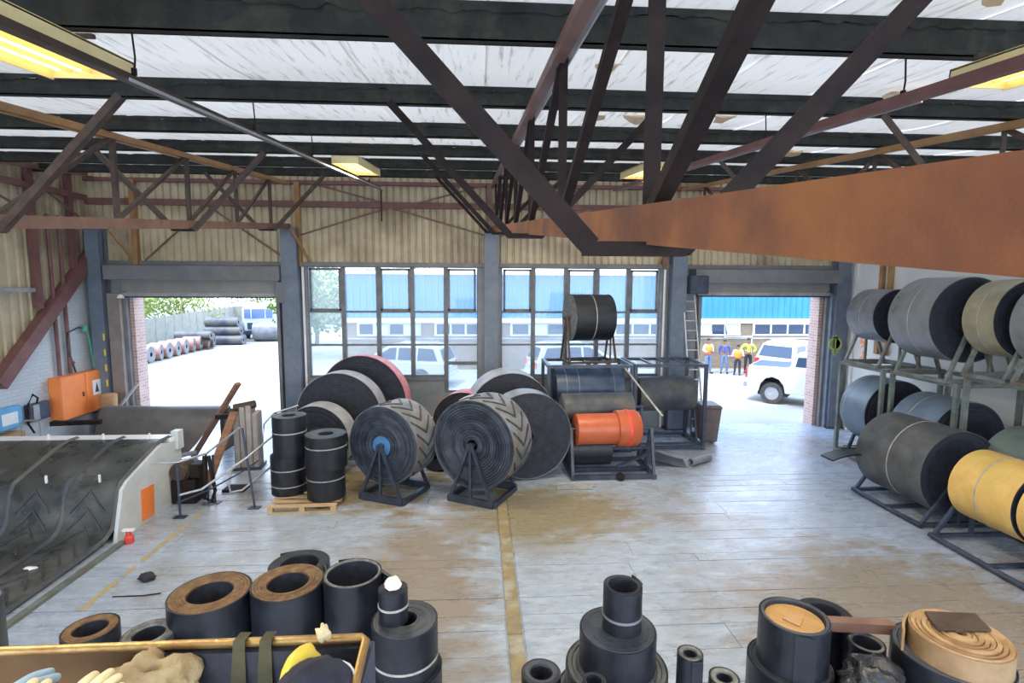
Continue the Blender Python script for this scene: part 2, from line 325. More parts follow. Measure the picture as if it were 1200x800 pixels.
# floor ---------------------------------------------------------
fl = tag(MB().add([(XL-.3, -4, -.02), (XR+.3, -4, -.02), (XR+.3, 11.2, -.02), (XL-.3, 11.2, -.02)], [(0,1,2,3)])
         .add([(XL-.3, 11.2, 0), (XR+.3, 11.2, 0), (XR+.3, YW+.25, 0), (XL-.3, YW+.25, 0)], [(0,1,2,3)])
         .add([(XL-.3, 11.2, -.02), (XR+.3, 11.2, -.02), (XR+.3, 11.2, 0), (XL-.3, 11.2, 0)], [(0,1,2,3)]).build('floor', FLOOR), kind='structure')
y = 3.3; row = 0
while y < 11.19:
    h = random.choice((.22, .30, .38, .46, .52)); y2 = min(y + h, 11.19)
    if 11.19 - y2 < .15: y2 = 11.19
    for (xa, xb) in ((XL + .05, 0.315), (0.535, XR - .05)):
        cuts = [xa] + sorted(random.uniform(xa + 1.2, xb - 1.2) for _ in range(1)) + [xb]
        for a, b in zip(cuts, cuts[1:]):
            if b - a < .3: continue
            z = random.uniform(-.003, .001); dy = random.uniform(-.006, .006)
            MB().add([(a+.002, y+.006+dy, -.03), (b-.002, y+.006, -.03), (b-.002, y2-.003+dy, -.03), (a+.002, y2-.003, -.03),
                      (a+.002, y+.006+dy, z), (b-.002, y+.006, z), (b-.002, y2-.003+dy, z), (a+.002, y2-.003, z)],
                     [(3,2,1,0), (4,5,6,7), (0,1,5,4), (1,2,6,5), (2,3,7,6), (3,0,4,7)]).build('floor_board', FLOOR, fl, bevel=.003)
    y = y2; row += 1
JOINT = mat('joint_strip', (0.34, 0.27, 0.13), (0.22, 0.18, 0.12), 0.55, scale=5, bump=0.4, bscale=30, c3=(0.40, 0.40, 0.36), scale3=2)
for a, b in ((3.3, 6.0), (6.01, 8.6), (8.61, 11.19)):
    MB().box(.335, .515, a, b, -.03, -.001).build('joint_strip', JOINT, fl, bevel=.004)

# far wall ------------------------------------------------------
wb_ = MB()
z1 = 4.72
def wallbox(x0, x1, z0, z1): wb_.box(x0, x1, YW, YW + .25, z0, z1)
D1 = (-9.66, -5.68, 3.92); D2 = (6.5, 10.25, 4.0)
W1 = (-4.85, -.05); W2 = (.62, 5.28); SILL = 1.55
wallbox(-10.9, D1[0], 0, z1); wallbox(D1[0], D1[1], D1[2], z1); wallbox(D1[1], W1[0], 0, z1)
wallbox(W1[0], W1[1], 0, SILL - .45); wallbox(W1[0], -1.0, SILL - .45, SILL); wallbox(W1[1], W2[0], 0, z1)
wallbox(W2[0], W2[1], 0, SILL); wallbox(W2[1], D2[0], 0, z1); wallbox(D2[0], D2[1], D2[2], z1); wallbox(D2[1], 11.1, 0, z1)
wallb = tag(wb_.build('wall_back', GREYP), kind='structure')
# corrugated cladding above, in sheets
def corrugated(x0, x1, z0, z1, y, pitch=.20, depth=-.05):
    m = MB(); xs = []; x = x0; k = 0
    while x < x1 - 1e-6:
        for dx, d in ((0, 0), (.12, 0), (.26, depth), (.86, depth)):
            if x + dx * pitch <= x1: xs.append((x + dx * pitch, d))
        x += pitch
    xs.append((x1, 0)); vs = []; fs = []
    for (a, d) in xs: vs += [(a, y + d, z0), (a, y + d, z1)]
    for i in range(len(xs) - 1): fs.append((2*i, 2*i+2, 2*i+3, 2*i+1))
    return m.add(vs, fs)
for a, b in ((-10.8, -8.0), (-8.0, -5.2), (-5.2, -2.4), (-2.4, .35), (.35, 3.1), (3.1, 5.75), (5.75, 8.4), (8.4, 10.9)):
    corrugated(a, b + .03, z1, 7.35, YW + random.uniform(.03, .034)).build('cladding_sheet', CORR, wallb)
for z, hh, m in ((4.78, .12, LINTEL), (6.42, .16, REDBR), (7.0, .10, REDBR)):
    MB().box(-10.6, 10.9, YW - .12, YW + .02, z - hh/2, z + hh/2).build('girt', m, wallb)
# brick reveals of the doors
MB().box(D1[0]-.01, D1[0]+.10, YW-.02, YW+.42, 0, D1[2]).build('brick_reveal', BRICKR, wallb)
MB().box(D2[1]-.10, D2[1]+.01, YW-.02, YW+.42, 0, D2[2]).build('brick_reveal', BRICKR, wallb)
# K bracing on the cladding
for p, q in (((-9.1, 4.85), (-7.4, 6.35)), ((-7.4, 6.35), (-5.4, 4.95)), ((-5.0, 5.55), (-2.5, 6.35)), ((-2.5, 6.35), (.2, 5.6)), ((-4.7, 7.0), (-2.6, 6.45)), ((-1.8, 6.45), (.2, 7.0)),
             ((.6, 5.6), (3.1, 6.35)), ((3.1, 6.35), (5.6, 5.55)), ((1.2, 6.5), (3.4, 7.0)), ((6.2, 5.5), (8.4, 6.3))):
    MB().angle((p[0], YW - .16, p[1]), (q[0], YW - .16, q[1]), .05).build('wall_brace', PINKST, wallb)
for x in (-9.35, -5.0, .28, 5.35):
    MB().box(x - .07, x + .07, YW - .16, YW - .02, z1, 7.0).build('upper_post', TANST if x in (-5.0, -9.35) else PINKST, wallb)
for x in (-9.75, -5.05, 5.5):
    sx = 1 if x < 0 else -1
    MB().bar((x, YW - .6, 5.7), (x + .35 * sx, YW - .15, 4.85), .06, .06).build('knee_strut', TANST, wallb)
# dado coping under windows
MB().box(W1[0], -1.0, YW - .06, YW + .02, SILL - .08, SILL).build('window_sill', LINTEL, wallb)
MB().box(W2[0], W2[1], YW - .06, YW + .02, SILL - .08, SILL).build('window_sill', LINTEL, wallb)

# columns -------------------------------------------------------
def column(x, w, label, h):
    t = thing('steel_column', label, 'column', (x, YW - .22, 0), group='portal columns along the far wall')
    MB().box(-w/2, w/2, -.012, .012, 0, h).build('web', COLM, t)
    MB().box(-w/2, -w/2 + .02, -.16, .16, 0, h).build('flange', COLM, t)
    MB().box(w/2 - .02, w/2, -.16, .16, 0, h).build('flange', COLM, t)
    MB().box(-w/2, w/2, -.17, -.15, 0, h).build('cover_plate', COLM, t)
    MB().box(-w/2 - .06, w/2 + .06, -.2, .2, 0, .03).build('base_plate', STEELB, t)
    return t
corner_col = column(-10.3, .36, 'blue-grey steel column in the left corner beside the white brick wall', 5.7)
column(-5.2, .42, 'blue-grey steel column between the left doorway and the left window', 5.75)
column(.33, .40, 'blue-grey steel column between the two big windows', 5.72)
column(5.72, .42, 'blue-grey steel column between the right window and the right doorway', 5.7)
column(10.62, .40, 'blue-grey steel column in the right corner beside the racks', 5.7)
for n_, x in ((1, -4.93), (2, 5.38)):
    tag(MB().tube([(x, YW - .1, .02), (x, YW - .1, 4.7)], .035, 10).build('trim_%d' % n_, COLW, smooth=40), kind='structure')

# roller doors --------------------------------------------------
def roller_door(n_, D, extra):
    x0, x1, h = D
    t = bpy.data.objects.new('door_%d' % n_, None); COL.objects.link(t); t.location = (0, 0, 0); tag(t, kind='structure')
    MB().box(x0 - .35, x1 + .25, YW - .48, YW - .01, 4.32, 4.70).build('lintel_box', LINTEL, t)
    m = MB(); k = 0; z = h + .04
    for i in range(5): m.box(x0 - .1, x1 + .1, YW - .14 - (i % 2)*.004, YW - .02, z + i*.082, z + i*.082 + .076)
    m.build('shutter_curtain', SHUT, t)
    MB().box(x0 - .15, x1 + .15, YW - .17, YW - .03, h - .05, h + .04).build('bottom_rail', PALERIM, t)
    MB().box(x0 - .12, x1 + .12, YW - .19, YW - .02, h - .09, h - .05).build('weather_strip', STEELB, t)
    for a in (x0 - .10, x1 + .02): MB().box(a, a + .09, YW - .16, YW - .02, .0, h + .1).build('guide_rail', LINTEL, t)
    return t
d1 = roller_door(1, D1, None); d2 = roller_door(2, D2, None)
MB().box(D1[0] - .42, D1[0] - .10, YW - .3, YW - .02, 0, 3.95).build('jamb_panel', mat('brown_grey_panel', (0.20, 0.17, 0.16), (0.27, 0.23, 0.21), 0.6, scale=3), d1)
MB().box(D1[1] + .1, D1[1] + .35, YW - .42, YW - .05, 3.7, 4.28).build('motor_box', LINTEL, d1, bevel=.02)
MB().box(D2[0] - .55, D2[0] - .02, YW - .62, YW - .08, 4.0, 4.52).build('motor_box', STEELB, d2, bevel=.03)
MB().box(D2[1] + .1, D2[1] + .42, YW - .3, YW - .02, 0, 4.0).build('jamb_panel', COLM, d2)
MB().lathe([(0, 0), (.05, .0), (.09, -.1), (.0, -.1)], 12, Matrix.Translation((D1[0] - .05, YW - .3, 3.92))).build('warning_bell', WHITE, d1)

# windows -------------------------------------------------------
def window(n_, x0, x1, zt, cols, rows, lowlast):
    t = bpy.data.objects.new('window_%d' % n_, None); COL.objects.link(t); tag(t, kind='structure')
    fr = MB(); y0, y1 = YW + .02, YW + .11
    fr.box(x0 - .06, x1 + .06, y0, y1, zt, zt + .08)
    fr.box(x0 - .06, x0 + .03, y0, y1, SILL, zt); fr.box(x1 - .03, x1 + .06, y0, y1, SILL - (.45 if lowlast else 0), zt)
    fr.box(x0 - .06, (cols[-2] if lowlast else x1 + .06), y0, y1, SILL, SILL + .07)
    if lowlast:
        fr.box(cols[-2] - .05, x1 + .06, y0, y1, SILL - .47, SILL - .40)
    fr.build('window_frame', FRAME, t)
    for c in cols[1:-1]: MB().box(c - .06, c + .06, y0 - .03, y1, SILL - (.42 if lowlast and c == cols[-2] else 0), zt).build('mullion', FRAME, t)
    for r in rows[1:-1]: MB().box(x0, x1, y0 - .01, y1 - .02, r - .028, r + .028).build('glazing_bar', FRAME, t)
    for i, (a, b) in enumerate(zip(cols, cols[1:])):
        rr = list(rows)
        if lowlast and i == len(cols) - 2: rr = [SILL - .42, SILL + .40] + list(rows[1:])
        for j, (c, d) in enumerate(zip(rr, rr[1:])):
            top = d == rr[-1]
            if top and i % 2 == 0:   # opening casements with a frame of their own
                cm = MB(); A, B, Cc, Dd = a + .06, b - .06, c + .03, d - .02
                cm.box(A, B, y0 - .02, y0 + .05, Cc, Cc + .06).box(A, B, y0 - .02, y0 + .05, Dd - .06, Dd)
                cm.box(A, A + .06, y0 - .02, y0 + .05, Cc, Dd).box(B - .06, B, y0 - .02, y0 + .05, Cc, Dd); cm.build('casement', FRAME, t)
            MB().box(a + .03, b - .03, y0 + .055, y0 + .061, c + .02, d).build('pane', GLASS, t)
        if lowlast and i == len(cols) - 2: MB().box(a, b, y0 - .01, y1, SILL + .36, SILL + .46).build('glazing_bar', FRAME, t)
    return t
window(1, W1[0], W1[1], 4.70, [-4.85, -3.86, -2.88, -1.92, -.97, -.05], [SILL, 2.50, 3.45, 4.70], True)
window(2, W2[0], W2[1], 4.70, [.62, 1.55, 2.50, 3.42, 4.34, 5.28], [SILL, 2.50, 3.45, 4.70], False)

# left wall -----------------------------------------------------
poly = [(-4, 0), (15.55, 0), (15.55, 5.0), (15.2, 5.0), (12.2, 2.1), (-4, 2.1)]
wl_ = tag(MB().prism(poly, 'X', XL - .22, XL).build('wall_left', BRICKW), kind='structure')
def corr_x(xp, y0, y1, zf0, zf1, pitch=.26, depth=.04):
    m = MB(); pts = []; y = y0
    while y < y1:
        for dy, d in ((0, 0), (.5, 0), (.62, depth), (.88, depth)):
            if y + dy*pitch < y1: pts.append((y + dy*pitch, d))
        y += pitch
    pts.append((y1, 0)); vs = []; fs = []
    for a, d in pts: vs += [(xp - d, a, zf0(a)), (xp - d, a, zf1(a))]
    for i in range(len(pts)-1): fs.append((2*i, 2*i+2, 2*i+3, 2*i+1))
    return m.add(vs, fs)
for a, b in ((-4, -3.9), (-4, 0), (0, 4), (4, 6.6), (6.6, 9.2), (9.2, 11.8), (11.8, 13.6), (13.6, 15.35)):
    corr_x(XL - .05, a, b, lambda y: min(5.0, max(1.9, 2.0 + (y - 12.2) * .97)), lambda y: 7.4).build('cladding_sheet', CORR, wl_)
MB().bar((XL + .10, 15.35, 5.12), (XL + .10, 12.1, 1.98), .22, .30).build('raking_beam', REDBR, wl_)
MB().bar((XL + .08, 4, 6.5), (XL + .08, 15.2, 6.5), .1, .14).build('girt', REDBR, wl_)
MB().bar((XL + .06, 4, 4.05), (XL + .06, 13.6, 4.05), .08, .10).build('girt', PALERIM, wl_)
for y in (11.9, 13.4, 14.6): MB().box(XL + .02, XL + .14, y - .08, y + .08, 4.6 if y > 14 else 3.6, 7.0).build('wall_post', REDBR, wl_)
MB().angle((XL + .25, 6, 6.25), (XL + .25, 15.2, 7.12), .14, .012).build('eaves_rafter', PINKST, wl_)
for y in (7.8, 9.6, 11.4, 13.2): MB().angle((XL + .25, y, zr(y) - .15), (XL + .25, y + 1.6, 5.9), .06).build('wall_brace', PINKST, wl_)
# right wall ----------------------------------------------------
wr_ = tag(MB().box(XR, XR + .22, -4, 15.55, 0, 7.2).build('wall_right', mat('right_wall_paint', (.60, .61, .60), (.70, .70, .68), .6, scale=1)), kind='structure')
for y in (13.75, 13.45): MB().box(XR - .10, XR, y - .06, y + .06, 2.4, 7.0).build('wall_pipe', TANST, wr_)
MB().box(XR - .06, XR, 14.7, 14.8, 0, 6).build('wall_pipe', COLW, wr_)

# roof ----------------------------------------------------------
ce = tag(MB().add([(XL-.4, -4, zr(-4)+.42), (XR+.4, -4, zr(-4)+.42), (XR+.4, YW+.5, zr(YW)+.42), (XL-.4, YW+.5, zr(YW)+.42)], [(0,1,2,3)]).build('ceiling', ROOFS), kind='structure')
def foil_strip(x0, x1):
    m = MB(); nx, ny = 9, 100; vs = []; fs = []
    for j in range(ny):
        y = -4 + (YW + 4.3) * j / (ny - 1)
        ph = (y % 1.95) / 1.95; sag = -.035 * sin(pi * ph)
        for i in range(nx):
            u = i / (nx - 1); x = x0 + (x1 - x0) * u
            z = zr(y) + .205 + max(0, min(1, (7 - y) / 3)) * .065 + sag + .018 * noise.noise(Vector((x * 5, y * .9, 0))) + .010 * noise.noise(Vector((x * 16, y * 2.2, 5))) - (.012 if i in (0,) else 0)
            vs.append((x, y, z))
    for j in range(ny-1):
        for i in range(nx-1): a = j*nx + i; fs.append((a, a+1, a+nx+1, a+nx))
    return m.add(vs, fs).build('insulation_foil', FOIL, ce, smooth=60)
x = XL - .1
while x < XR: foil_strip(x, min(x + 1.22, XR + .1)); x += 1.2
for k in range(0, 8):
    y = 1.95 * k; y = y if k < 7 else 13.66
    y = 1.95 * k
    m = MB(); h = (.26, .25, .21)[k] if k <= 2 else .155; zb = zr(y)
    # ragged lip of insulation along the top, purlin is a C section facing the camera
    m.box(XL, XR, y - .035, y - .025, zb, zb + h); m.box(XL, XR, y - .035, y + .045, zb, zb + .010); m.box(XL, XR, y - .035, y + .045, zb + h - .01, zb + h)
    m.box(XL, XR, y + .03, y + .045, zb, zb + .03)
    m.build('purlin', PURL, ce)
    if k:
        g = MB(); n_ = 420; vs = []; fs = []
        for i in range(n_):
            xx = XL + (XR - XL) * i / (n_ - 1)
            d = .018 + .05 * abs(noise.noise(Vector((xx * 3.0, k * 9, 0)))) + .028 * random.random()
            vs += [(xx, y - .045, zb + h - d + .02), (xx, y - .06, zb + h + .035), (xx, y + .05, zb + h + .035)]
        for i in range(n_ - 1):
            a = 3*i; fs += [(a, a+3, a+4, a+1), (a+1, a+4, a+5, a+2)]
        tag(g.add(vs, fs).build('insulation_fringe', PURL, ce), kind='stuff')
# torn scraps of lining hanging from the roof
for (x, y, s) in ((1.15, 4.9, .16), (2.0, 6.9, .24), (1.5, 6.95, .16), (3.1, 6.8, .2), (4.45, 5.5, .26), (3.2, 3.3, .14), (4.6, 3.2, .15), (5.6, 9.4, .25), (-8.9, 9.3, .2), (3.0, 7.3, .15)):
    m = MB(); vs = [(0, 0, 0)]; n_ = 9
    for i in range(n_):
        t = 2*pi*i/n_; r = s * random.uniform(.5, 1.1); vs.append((r*cos(t), r*sin(t)*.8, -abs(sin(t))*s*.35))
    m.add(vs, [(0, 1+i, 1+(i+1) % n_) for i in range(n_)]); o = m.build('torn_lining', TORNP, ce); o.location = (x, y, zr(y) + .19)

# ================================================================ TRUSSES
def truss(xc, label, y0, ct, cb, cw, nearpat):
    t = thing('roof_truss', label, 'truss', (0, 0, 0), group='roof trusses running to the far wall')
    X = lambda y: skew(xc, y)
    zt = lambda y: zr(y) - .07; zb = lambda y: 4.225 + .104 * y
    y1 = YW - .25
    # bottom chord : channel, 150 deep
    MB().bar((X(y0), y0, zb(y0)), (X(y1), y1, zb(y1)), .075, .145).build('bottom_chord', cb, t)
    MB().angle((X(y0) - .04, y0, zt(y0)), (X(y1) - .04, y1, zt(y1)), .085, .01).build('top_chord', ct, t)
    MB().bar((X(y0) + .045, y0, zt(y0) + .01), (X(y1) + .045, y1, zt(y1) + .01), .012, .085).build('top_chord', PALERIM if xc == .38 else ct, t)
    k = max(0, math.ceil(y0 / 1.95))
    ys = [1.95 * i + .06 for i in range(k, 8)]
    for y in ys:
        MB().angle((X(y), y, zb(y) + .06), (X(y), y, zt(y)), .062, .012, up=(0, 1, 0)).build('web_post', cw, t)
    for i in range(k, 7):
        a, b = 1.95 * i + .06, 1.95 * (i + 1) + .06
        if nearpat: MB().bar((X(a), a, zt(a)), (X(b), b, zb(b) + .05), .06, .05).build('web_diagonal', cw, t)
        else: MB().bar((X(a), a, zb(a) + .05), (X(b), b, zt(b)), .06, .05).build('web_diagonal', cw, t)
    if nearpat: MB().bar((X(.3), .3, zt(.3)), (X(1.95), 1.95, zb(1.95) + .05), .06, .05).build('web_diagonal', cw, t)
    for y in (1.95, 5.85, 9.75, 13.65):
        if y < y0: continue
        xm = X(y) - .07; z0 = zb(y) - .085; dz = zr(y) - z0
        MB().bar((xm - .19, y, z0 - .005), (xm + .19, y, z0 - .005), .075, .05).build('gusset_plate', DARKBR, t)
        for s in (-1, 1):
            p = (xm + s * .17, y, z0); q = (xm + s * (.17 + dz * .95), y, zr(y) + .02)
            MB().angle(p, q, .078, .012, up=(0, 1, 0)).build('fly_brace', DARKBR if xc == .38 else STEELBR, t)
    return t
truss(-5.2, 'brown roof truss above the left side, ending at the column by the left doorway', 4.5, TANST, PINKST, STEELBR, False)
truss(.38, 'nearest roof truss with a wide rusty orange bottom chord crossing the upper right', .35, PINKST, RUST, DARKBR, True)
truss(5.78, 'tan roof truss above the right side, half hidden behind the orange chord', 3.2, TANST, PINKST, STEELBR, False)

# lighting rails -------------------------------------------------
def rail(x, y0, y1, label, m):
    t = thing('lighting_rail', label, 'rail', (0, 0, 0), group='lighting rails hung from the purlins')
    z = lambda y: 5.2 + .1 * y
    MB().angle((x, y0, z(y0)), (x, y1, z(y1)), .075, .01).build('channel', m, t)
    MB().bar((x + .045, y0 + 3, z(y0 + 3) - .035), (x + .045, y1, z(y1) - .035), .01, .02).build('rail_highlight', PALERIM, t)  # pale strip standing in for the highlight along the rail's underside
    for k in range(1, 7):
        y = 1.95 * k
        if y0 < y < y1: MB().tube([(x, y + .03, z(y) + .02), (x + .012, y + .03, z(y) + .14), (x, y + .03, zr(y) + .02)], .007, 6).tube([(x, y+.03, z(y) + .03), (x, y+.03, z(y) + .07)], .02, 6).build('hanger', DARKBR, t)
    return t
rail(-2.35, .8, 13.3, 'long brown rail hanging left of centre carrying the yellow lamps', STEELBR)
rail(3.15, .8, 12.5, 'long red-brown rail hanging right of centre carrying the yellow lamps', REDBR)
tag(MB().tube([(-2.38, 13.3, 6.5), (-2.38, 13.3, 5.75)], .018, 6).build('hanging_cable', DARKBR), 'short dark cable dangling from the far end of the left lighting rail', 'cable')
def lamp(x, y0, y1, label, side, w=.42):
    t = thing('strip_lamp', label, 'lamp', (x, (y0+y1)/2, 5.22 + .1 * (y0+y1)/2), group='yellow strip lamps on the rails')
    t.rotation_euler = (atan(.1), 0, 0); L = (y1 - y0) / 2
    a, b = (-w - .06, -.06) if side < 0 else (.06, w + .06)
    m = MB(); m.box(a, b, -L, L, .10, .115); m.box(a, a + .012, -L, L, -.01, .11); m.box(b - .012, b, -L, L, -.01, .11)
    m.box(a, b, -L, -L + .012, .0, .11); m.box(a, b, L - .012, L, .0, .11); m.build('housing', TROF, t)
    for i in range(4):
        xx = a + (b - a) * (i + .5) / 4
        MB().tube([(xx, -L + .03, .055), (xx, L - .03, .055)], .019, 8).build('tube', LAMP, t, smooth=50)
        if i < 3: MB().box(xx + (b-a)/8 - .004, xx + (b-a)/8 + .004, -L + .02, L - .02, .03, .10).build('louvre', TROF, t)
    MB().box(min(a, 0), max(b, 0), -L*.6, -L*.6 + .03, .115, .14).build('bracket', STEELBR, t)
    MB().box(min(a, 0), max(b, 0), L*.6, L*.6 + .03, .115, .14).build('bracket', STEELBR, t)
    ld = bpy.data.lights.new('lamp_light', 'AREA'); ld.shape = 'RECTANGLE'; ld.size = .4; ld.size_y = 2 * L; ld.energy = 60; ld.color = (1, .86, .60)
    lo = bpy.data.objects.new('lamp_light', ld); COL.objects.link(lo); lo.parent = t; lo.location = ((a+b)/2, 0, -.03)
    return t
lamp(-2.35, 1.6, 4.05, 'yellow four-tube strip lamp in the upper left corner of the roof', -1, .56)
lamp(-2.35, 8.6, 10.4, 'small yellow strip lamp far back on the left rail', 1)
lamp(3.18, 2.3, 3.65, 'yellow strip lamp in the upper right corner of the roof', 1)
lamp(3.15, 8.6, 10.2, 'small yellow strip lamp far back on the right rail', -1)

# ================================================================ BELT ROLLS
def face_prof(ri, ro, w, n, d):
    """closed ring profile with grooved end faces (the wraps of the belt)"""
    pr = [(ro, -w/2 + .01)]
    pr += [(ro, w/2 - .01)]
    def face(z, s):
        out = []
        for i in range(n + 1):
            r = ro - .006 - (ro - ri - .012) * i / n
            out.append((r, z + s * random.uniform(0, d)))
            if i < n: out.append((r - (ro - ri) / n * .8, z + s * random.uniform(-.2*d, d*.8)))
            if i < n: out.append((r - (ro - ri) / n * .9, z - s * d))
        return out
    pr += face(w/2, 1); pr += [(ri, w/2 - .02), (ri, -w/2 + .02)]; pr += face(-w/2, -1)[::-1]
    return pr
def belt_parts(t, M, ro, ri, w, msurf, mface, straps=(), core=None, wraps=12, d=.006, tail=None, strapm=None, n=56):
    """builds belt (outer surface), end faces and straps as children of t. M: local matrix, axis = local z"""
    pr = face_prof(ri, ro - .012, w, wraps, d)
    MB().lathe(pr, n, M, close=True).build('wraps', mface, t, smooth=35)
    MB().lathe([(ro - .012, -w/2 + .004), (ro, -w/2), (ro, w/2), (ro - .012, w/2 - .004)], n, M, close=True).build('outer_belt', msurf, t, smooth=35)
    if not core: MB().lathe([(ri - .002, -w/2 + .012), (ri - .002, w/2 - .012)], 32, M).build('bore', RUBF, t, smooth=35)
    if core:
        MB().lathe([(0, -w/2 + .02), (ri - .004, -w/2 + .02), (ri - .004, w/2 - .02), (0, w/2 - .02)], 20, M).build('core', core, t, smooth=35)
    for s in straps:
        MB().lathe([(ro + .001, s - .010), (ro + .006, s - .010), (ro + .006, s + .010), (ro + .001, s + .010)], n, M, close=True).build('strap', strapm or STRAP, t, smooth=35)
    if tail:   # loose outer end of the belt lifting off the roll
        a0, ln, th = tail; vs = []; fs = []; k = 8
        for i in range(k + 1):
            u = i / k; a = a0 + u * ln; r = ro + .003 + .5 * u * u * ln * ro * .5
            for rr in (r, r + th):
                for z in (-w/2 + .002, w/2 - .002): vs.append(M @ Vector((rr*cos(a), rr*sin(a), z)))
        for i in range(k):
            o = 4*i
            for q in ((0,1,5,4), (2,6,7,3), (0,4,6,2), (1,3,7,5)): fs.append(tuple(o + j for j in q))
        fs += [(0, 2, 3, 1), (4*k, 4*k+1, 4*k+3, 4*k+2)]
        MB().add(vs, fs).build('loose_end', msurf, t, smooth=35)
def standing(name, label, x, y, z0, z1, ro, ri, msurf=None, mface=None, **k):
    g = k.pop('group', None)
    t = thing(name, label, 'belt roll', (x, y, z0), random.uniform(0, 6), group=g)
    belt_parts(t, Matrix.Translation((0, 0, (z1 - z0) / 2)), ro, ri, z1 - z0, msurf or RUB, mface or RUBF, **k); return t
def lying(name, label, c, az, ro, ri, w, msurf=None, mface=None, **k):
    """c: centre; az: direction of the axis in plan measured from +Y towards +X (radians)"""
    g = k.pop('group', None); cat = k.pop('cat', 'belt roll')
    t = thing(name, label, cat, (c[0], c[1], c[2] - ro), -az, group=g)
    belt_parts(t, Matrix.Translation((0, 0, ro)) @ AX, ro, ri, w, msurf or RUB, mface or RUBF, **k); return t
def cleats(t, M, ro, w, n, m, arm=.30):
    for k in range(n):
        a0 = 2 * pi * k / n; vs = []; fs = []; seg = 6
        for s in (-1, 1):
            base = len(vs)
            for i in range(seg + 1):
                u = i / seg; a = a0 - u * arm; z = s * u * w * .40
                for da in (-.026, .026):
                    for r in (ro - .004, ro + .02): vs.append(M @ Vector((r * cos(a + da), r * sin(a + da), z)))
            for i in range(seg):
                o = base + 4*i
                for q in ((1,3,7,5), (0,1,5,4), (2,6,7,3)): fs.append(tuple(o + j for j in q))
            fs += [(base, base+2, base+3, base+1), (base+4*seg, base+4*seg+1, base+4*seg+3, base+4*seg+2)]
        MB().add(vs, fs).build('cleat', m, t)
def a_stand(t, w_, d_, h, m, off=0, bt=.07):
    """triangular reel stand around a roll whose axis is local Y; w_ across, d_ half spacing along the axis"""
    for s in (-1, 1):
        y = s * d_
        MB().bar((-w_/2, y, .07), (w_/2, y, .07), bt, .14).build('base_rail', m, t)
        for a in (-1, 1): MB().bar((a * w_/2 * .92, y, .08), (a * .03, y, h), .055, .055, up=(0, 1, 0)).build('stand_leg', m, t)
        MB().bar((0, y, .08), (0, y, h), .045, .045, up=(0, 1, 0)).build('stand_post', m, t)
        MB().lathe([(0, -.03), (.07, -.03), (.07, .03), (0, .03)], 14, Matrix.Translation((0, y, h)) @ AX).build('bearing', m, t, smooth=40)
    for a in (-1, 1): MB().bar((a * w_/2, -d_, .05), (a * w_/2, d_, .05), bt, .10).build('base_rail', m, t)
    MB().tube([(0, -d_ - .05, h), (0, d_ + .05, h)], .035, 12).build('axle', m, t, smooth=40)

# --- the two chevron reels on their stands
for (cx, cy, cz, az, ro, w, sw, lab, ls) in ((.06, 10.32, 1.15, radians(28), .88, .86, .98, 'chevron conveyor belt reel standing nearest the camera beside the floor joint', 'black triangular steel stand carrying the chevron reel beside the floor joint'),
                                    (-1.72, 10.5, 1.10, radians(25), .78, .80, .98, 'chevron conveyor belt reel left of its twin, behind the drums on the pallet', 'blue-black triangular steel stand under the left-hand chevron reel')):
    t = lying('chevron_belt_roll', lab, (cx, cy, cz), az, ro, .10, w, CHEV, RUBSPIRAL, wraps=15, d=.022, group='chevron belt reels on stands')
    cleats(t, Matrix.Translation((0, 0, ro)) @ AX, ro, w, 19, CLEAT, .36)
    if cx < 0: MB().lathe([(.06, -w/2 - .03), (.20, -w/2 - .03), (.20, -w/2 - .015), (.06, -w/2 - .015)], 24, Matrix.Translation((0, 0, ro)) @ AX, close=True).build('hub_plate', mat('blue_hub', (.05, .16, .35), (.08, .22, .45), .4, scale=5), t, smooth=40)
    s = thing('reel_stand', ls, 'reel stand', (cx, cy, 0), -az)
    a_stand(s, sw, w/2 + .09, cz, STEELB)

# --- big flat rolls behind, faces turned to the camera's left
def disc(label, c, az, ro, w, rim, ring=None, surf=None):
    t = lying('belt_roll', label, c, az, ro, .09, w, surf or rim, RUBF, wraps=16, d=.0015)
    if ring:
        MB().lathe([(ro - ring, -w/2 - .004), (ro + .004, -w/2 - .004), (ro + .006, w/2 + .004), (ro - ring, w/2 + .004)], 64, Matrix.Translation((0, 0, ro)) @ AX, close=True).build('rim_band', rim, t, smooth=35)
    return t
disc('largest dark belt roll with a red rim, behind on the left under the left window', (-2.98, 13.75, 1.22), radians(14), 1.20, .34, REDRIM, None)
disc('dark belt roll with a pale rim standing in front of the largest red-rimmed roll', (-3.34, 12.85, 1.07), radians(8), 1.06, .46, PALERIM, None)
disc('smaller dark belt roll with a pale rim, just behind the drums on the pallet', (-3.60, 11.85, .79), radians(8), .78, .50, PALERIM, None)
disc('dark belt roll with a red edge half hidden between the two chevron reels', (-.35, 12.95, .82), radians(14), .80, .45, REDRIM, None)
disc('dark low belt roll in the gap between the two chevron reels', (-.95, 11.95, .36), radians(20), .35, .5, RUB, None)
disc('pale-rimmed belt roll directly behind the front chevron reel', (-.02, 11.85, .87), radians(12), .86, .40, PALERIM, None)
disc('wide dark-faced belt roll with a grey surface, right of the front chevron reel', (1.02, 11.35, .98), radians(-9), .95, .55, RUBG, None)
disc('pale-topped belt roll behind, left of the centre rack', (.72, 13.05, 1.06), radians(-6), 1.05, .9, PALERIM, None)
tag(MB().box(-.18, .18, -.03, .03, 0, .85).build('painted_board', WHITE, loc=(-1.25, 13.4, 0), bevel=.01), 'narrow white board standing on the floor between the chevron reels', 'board')

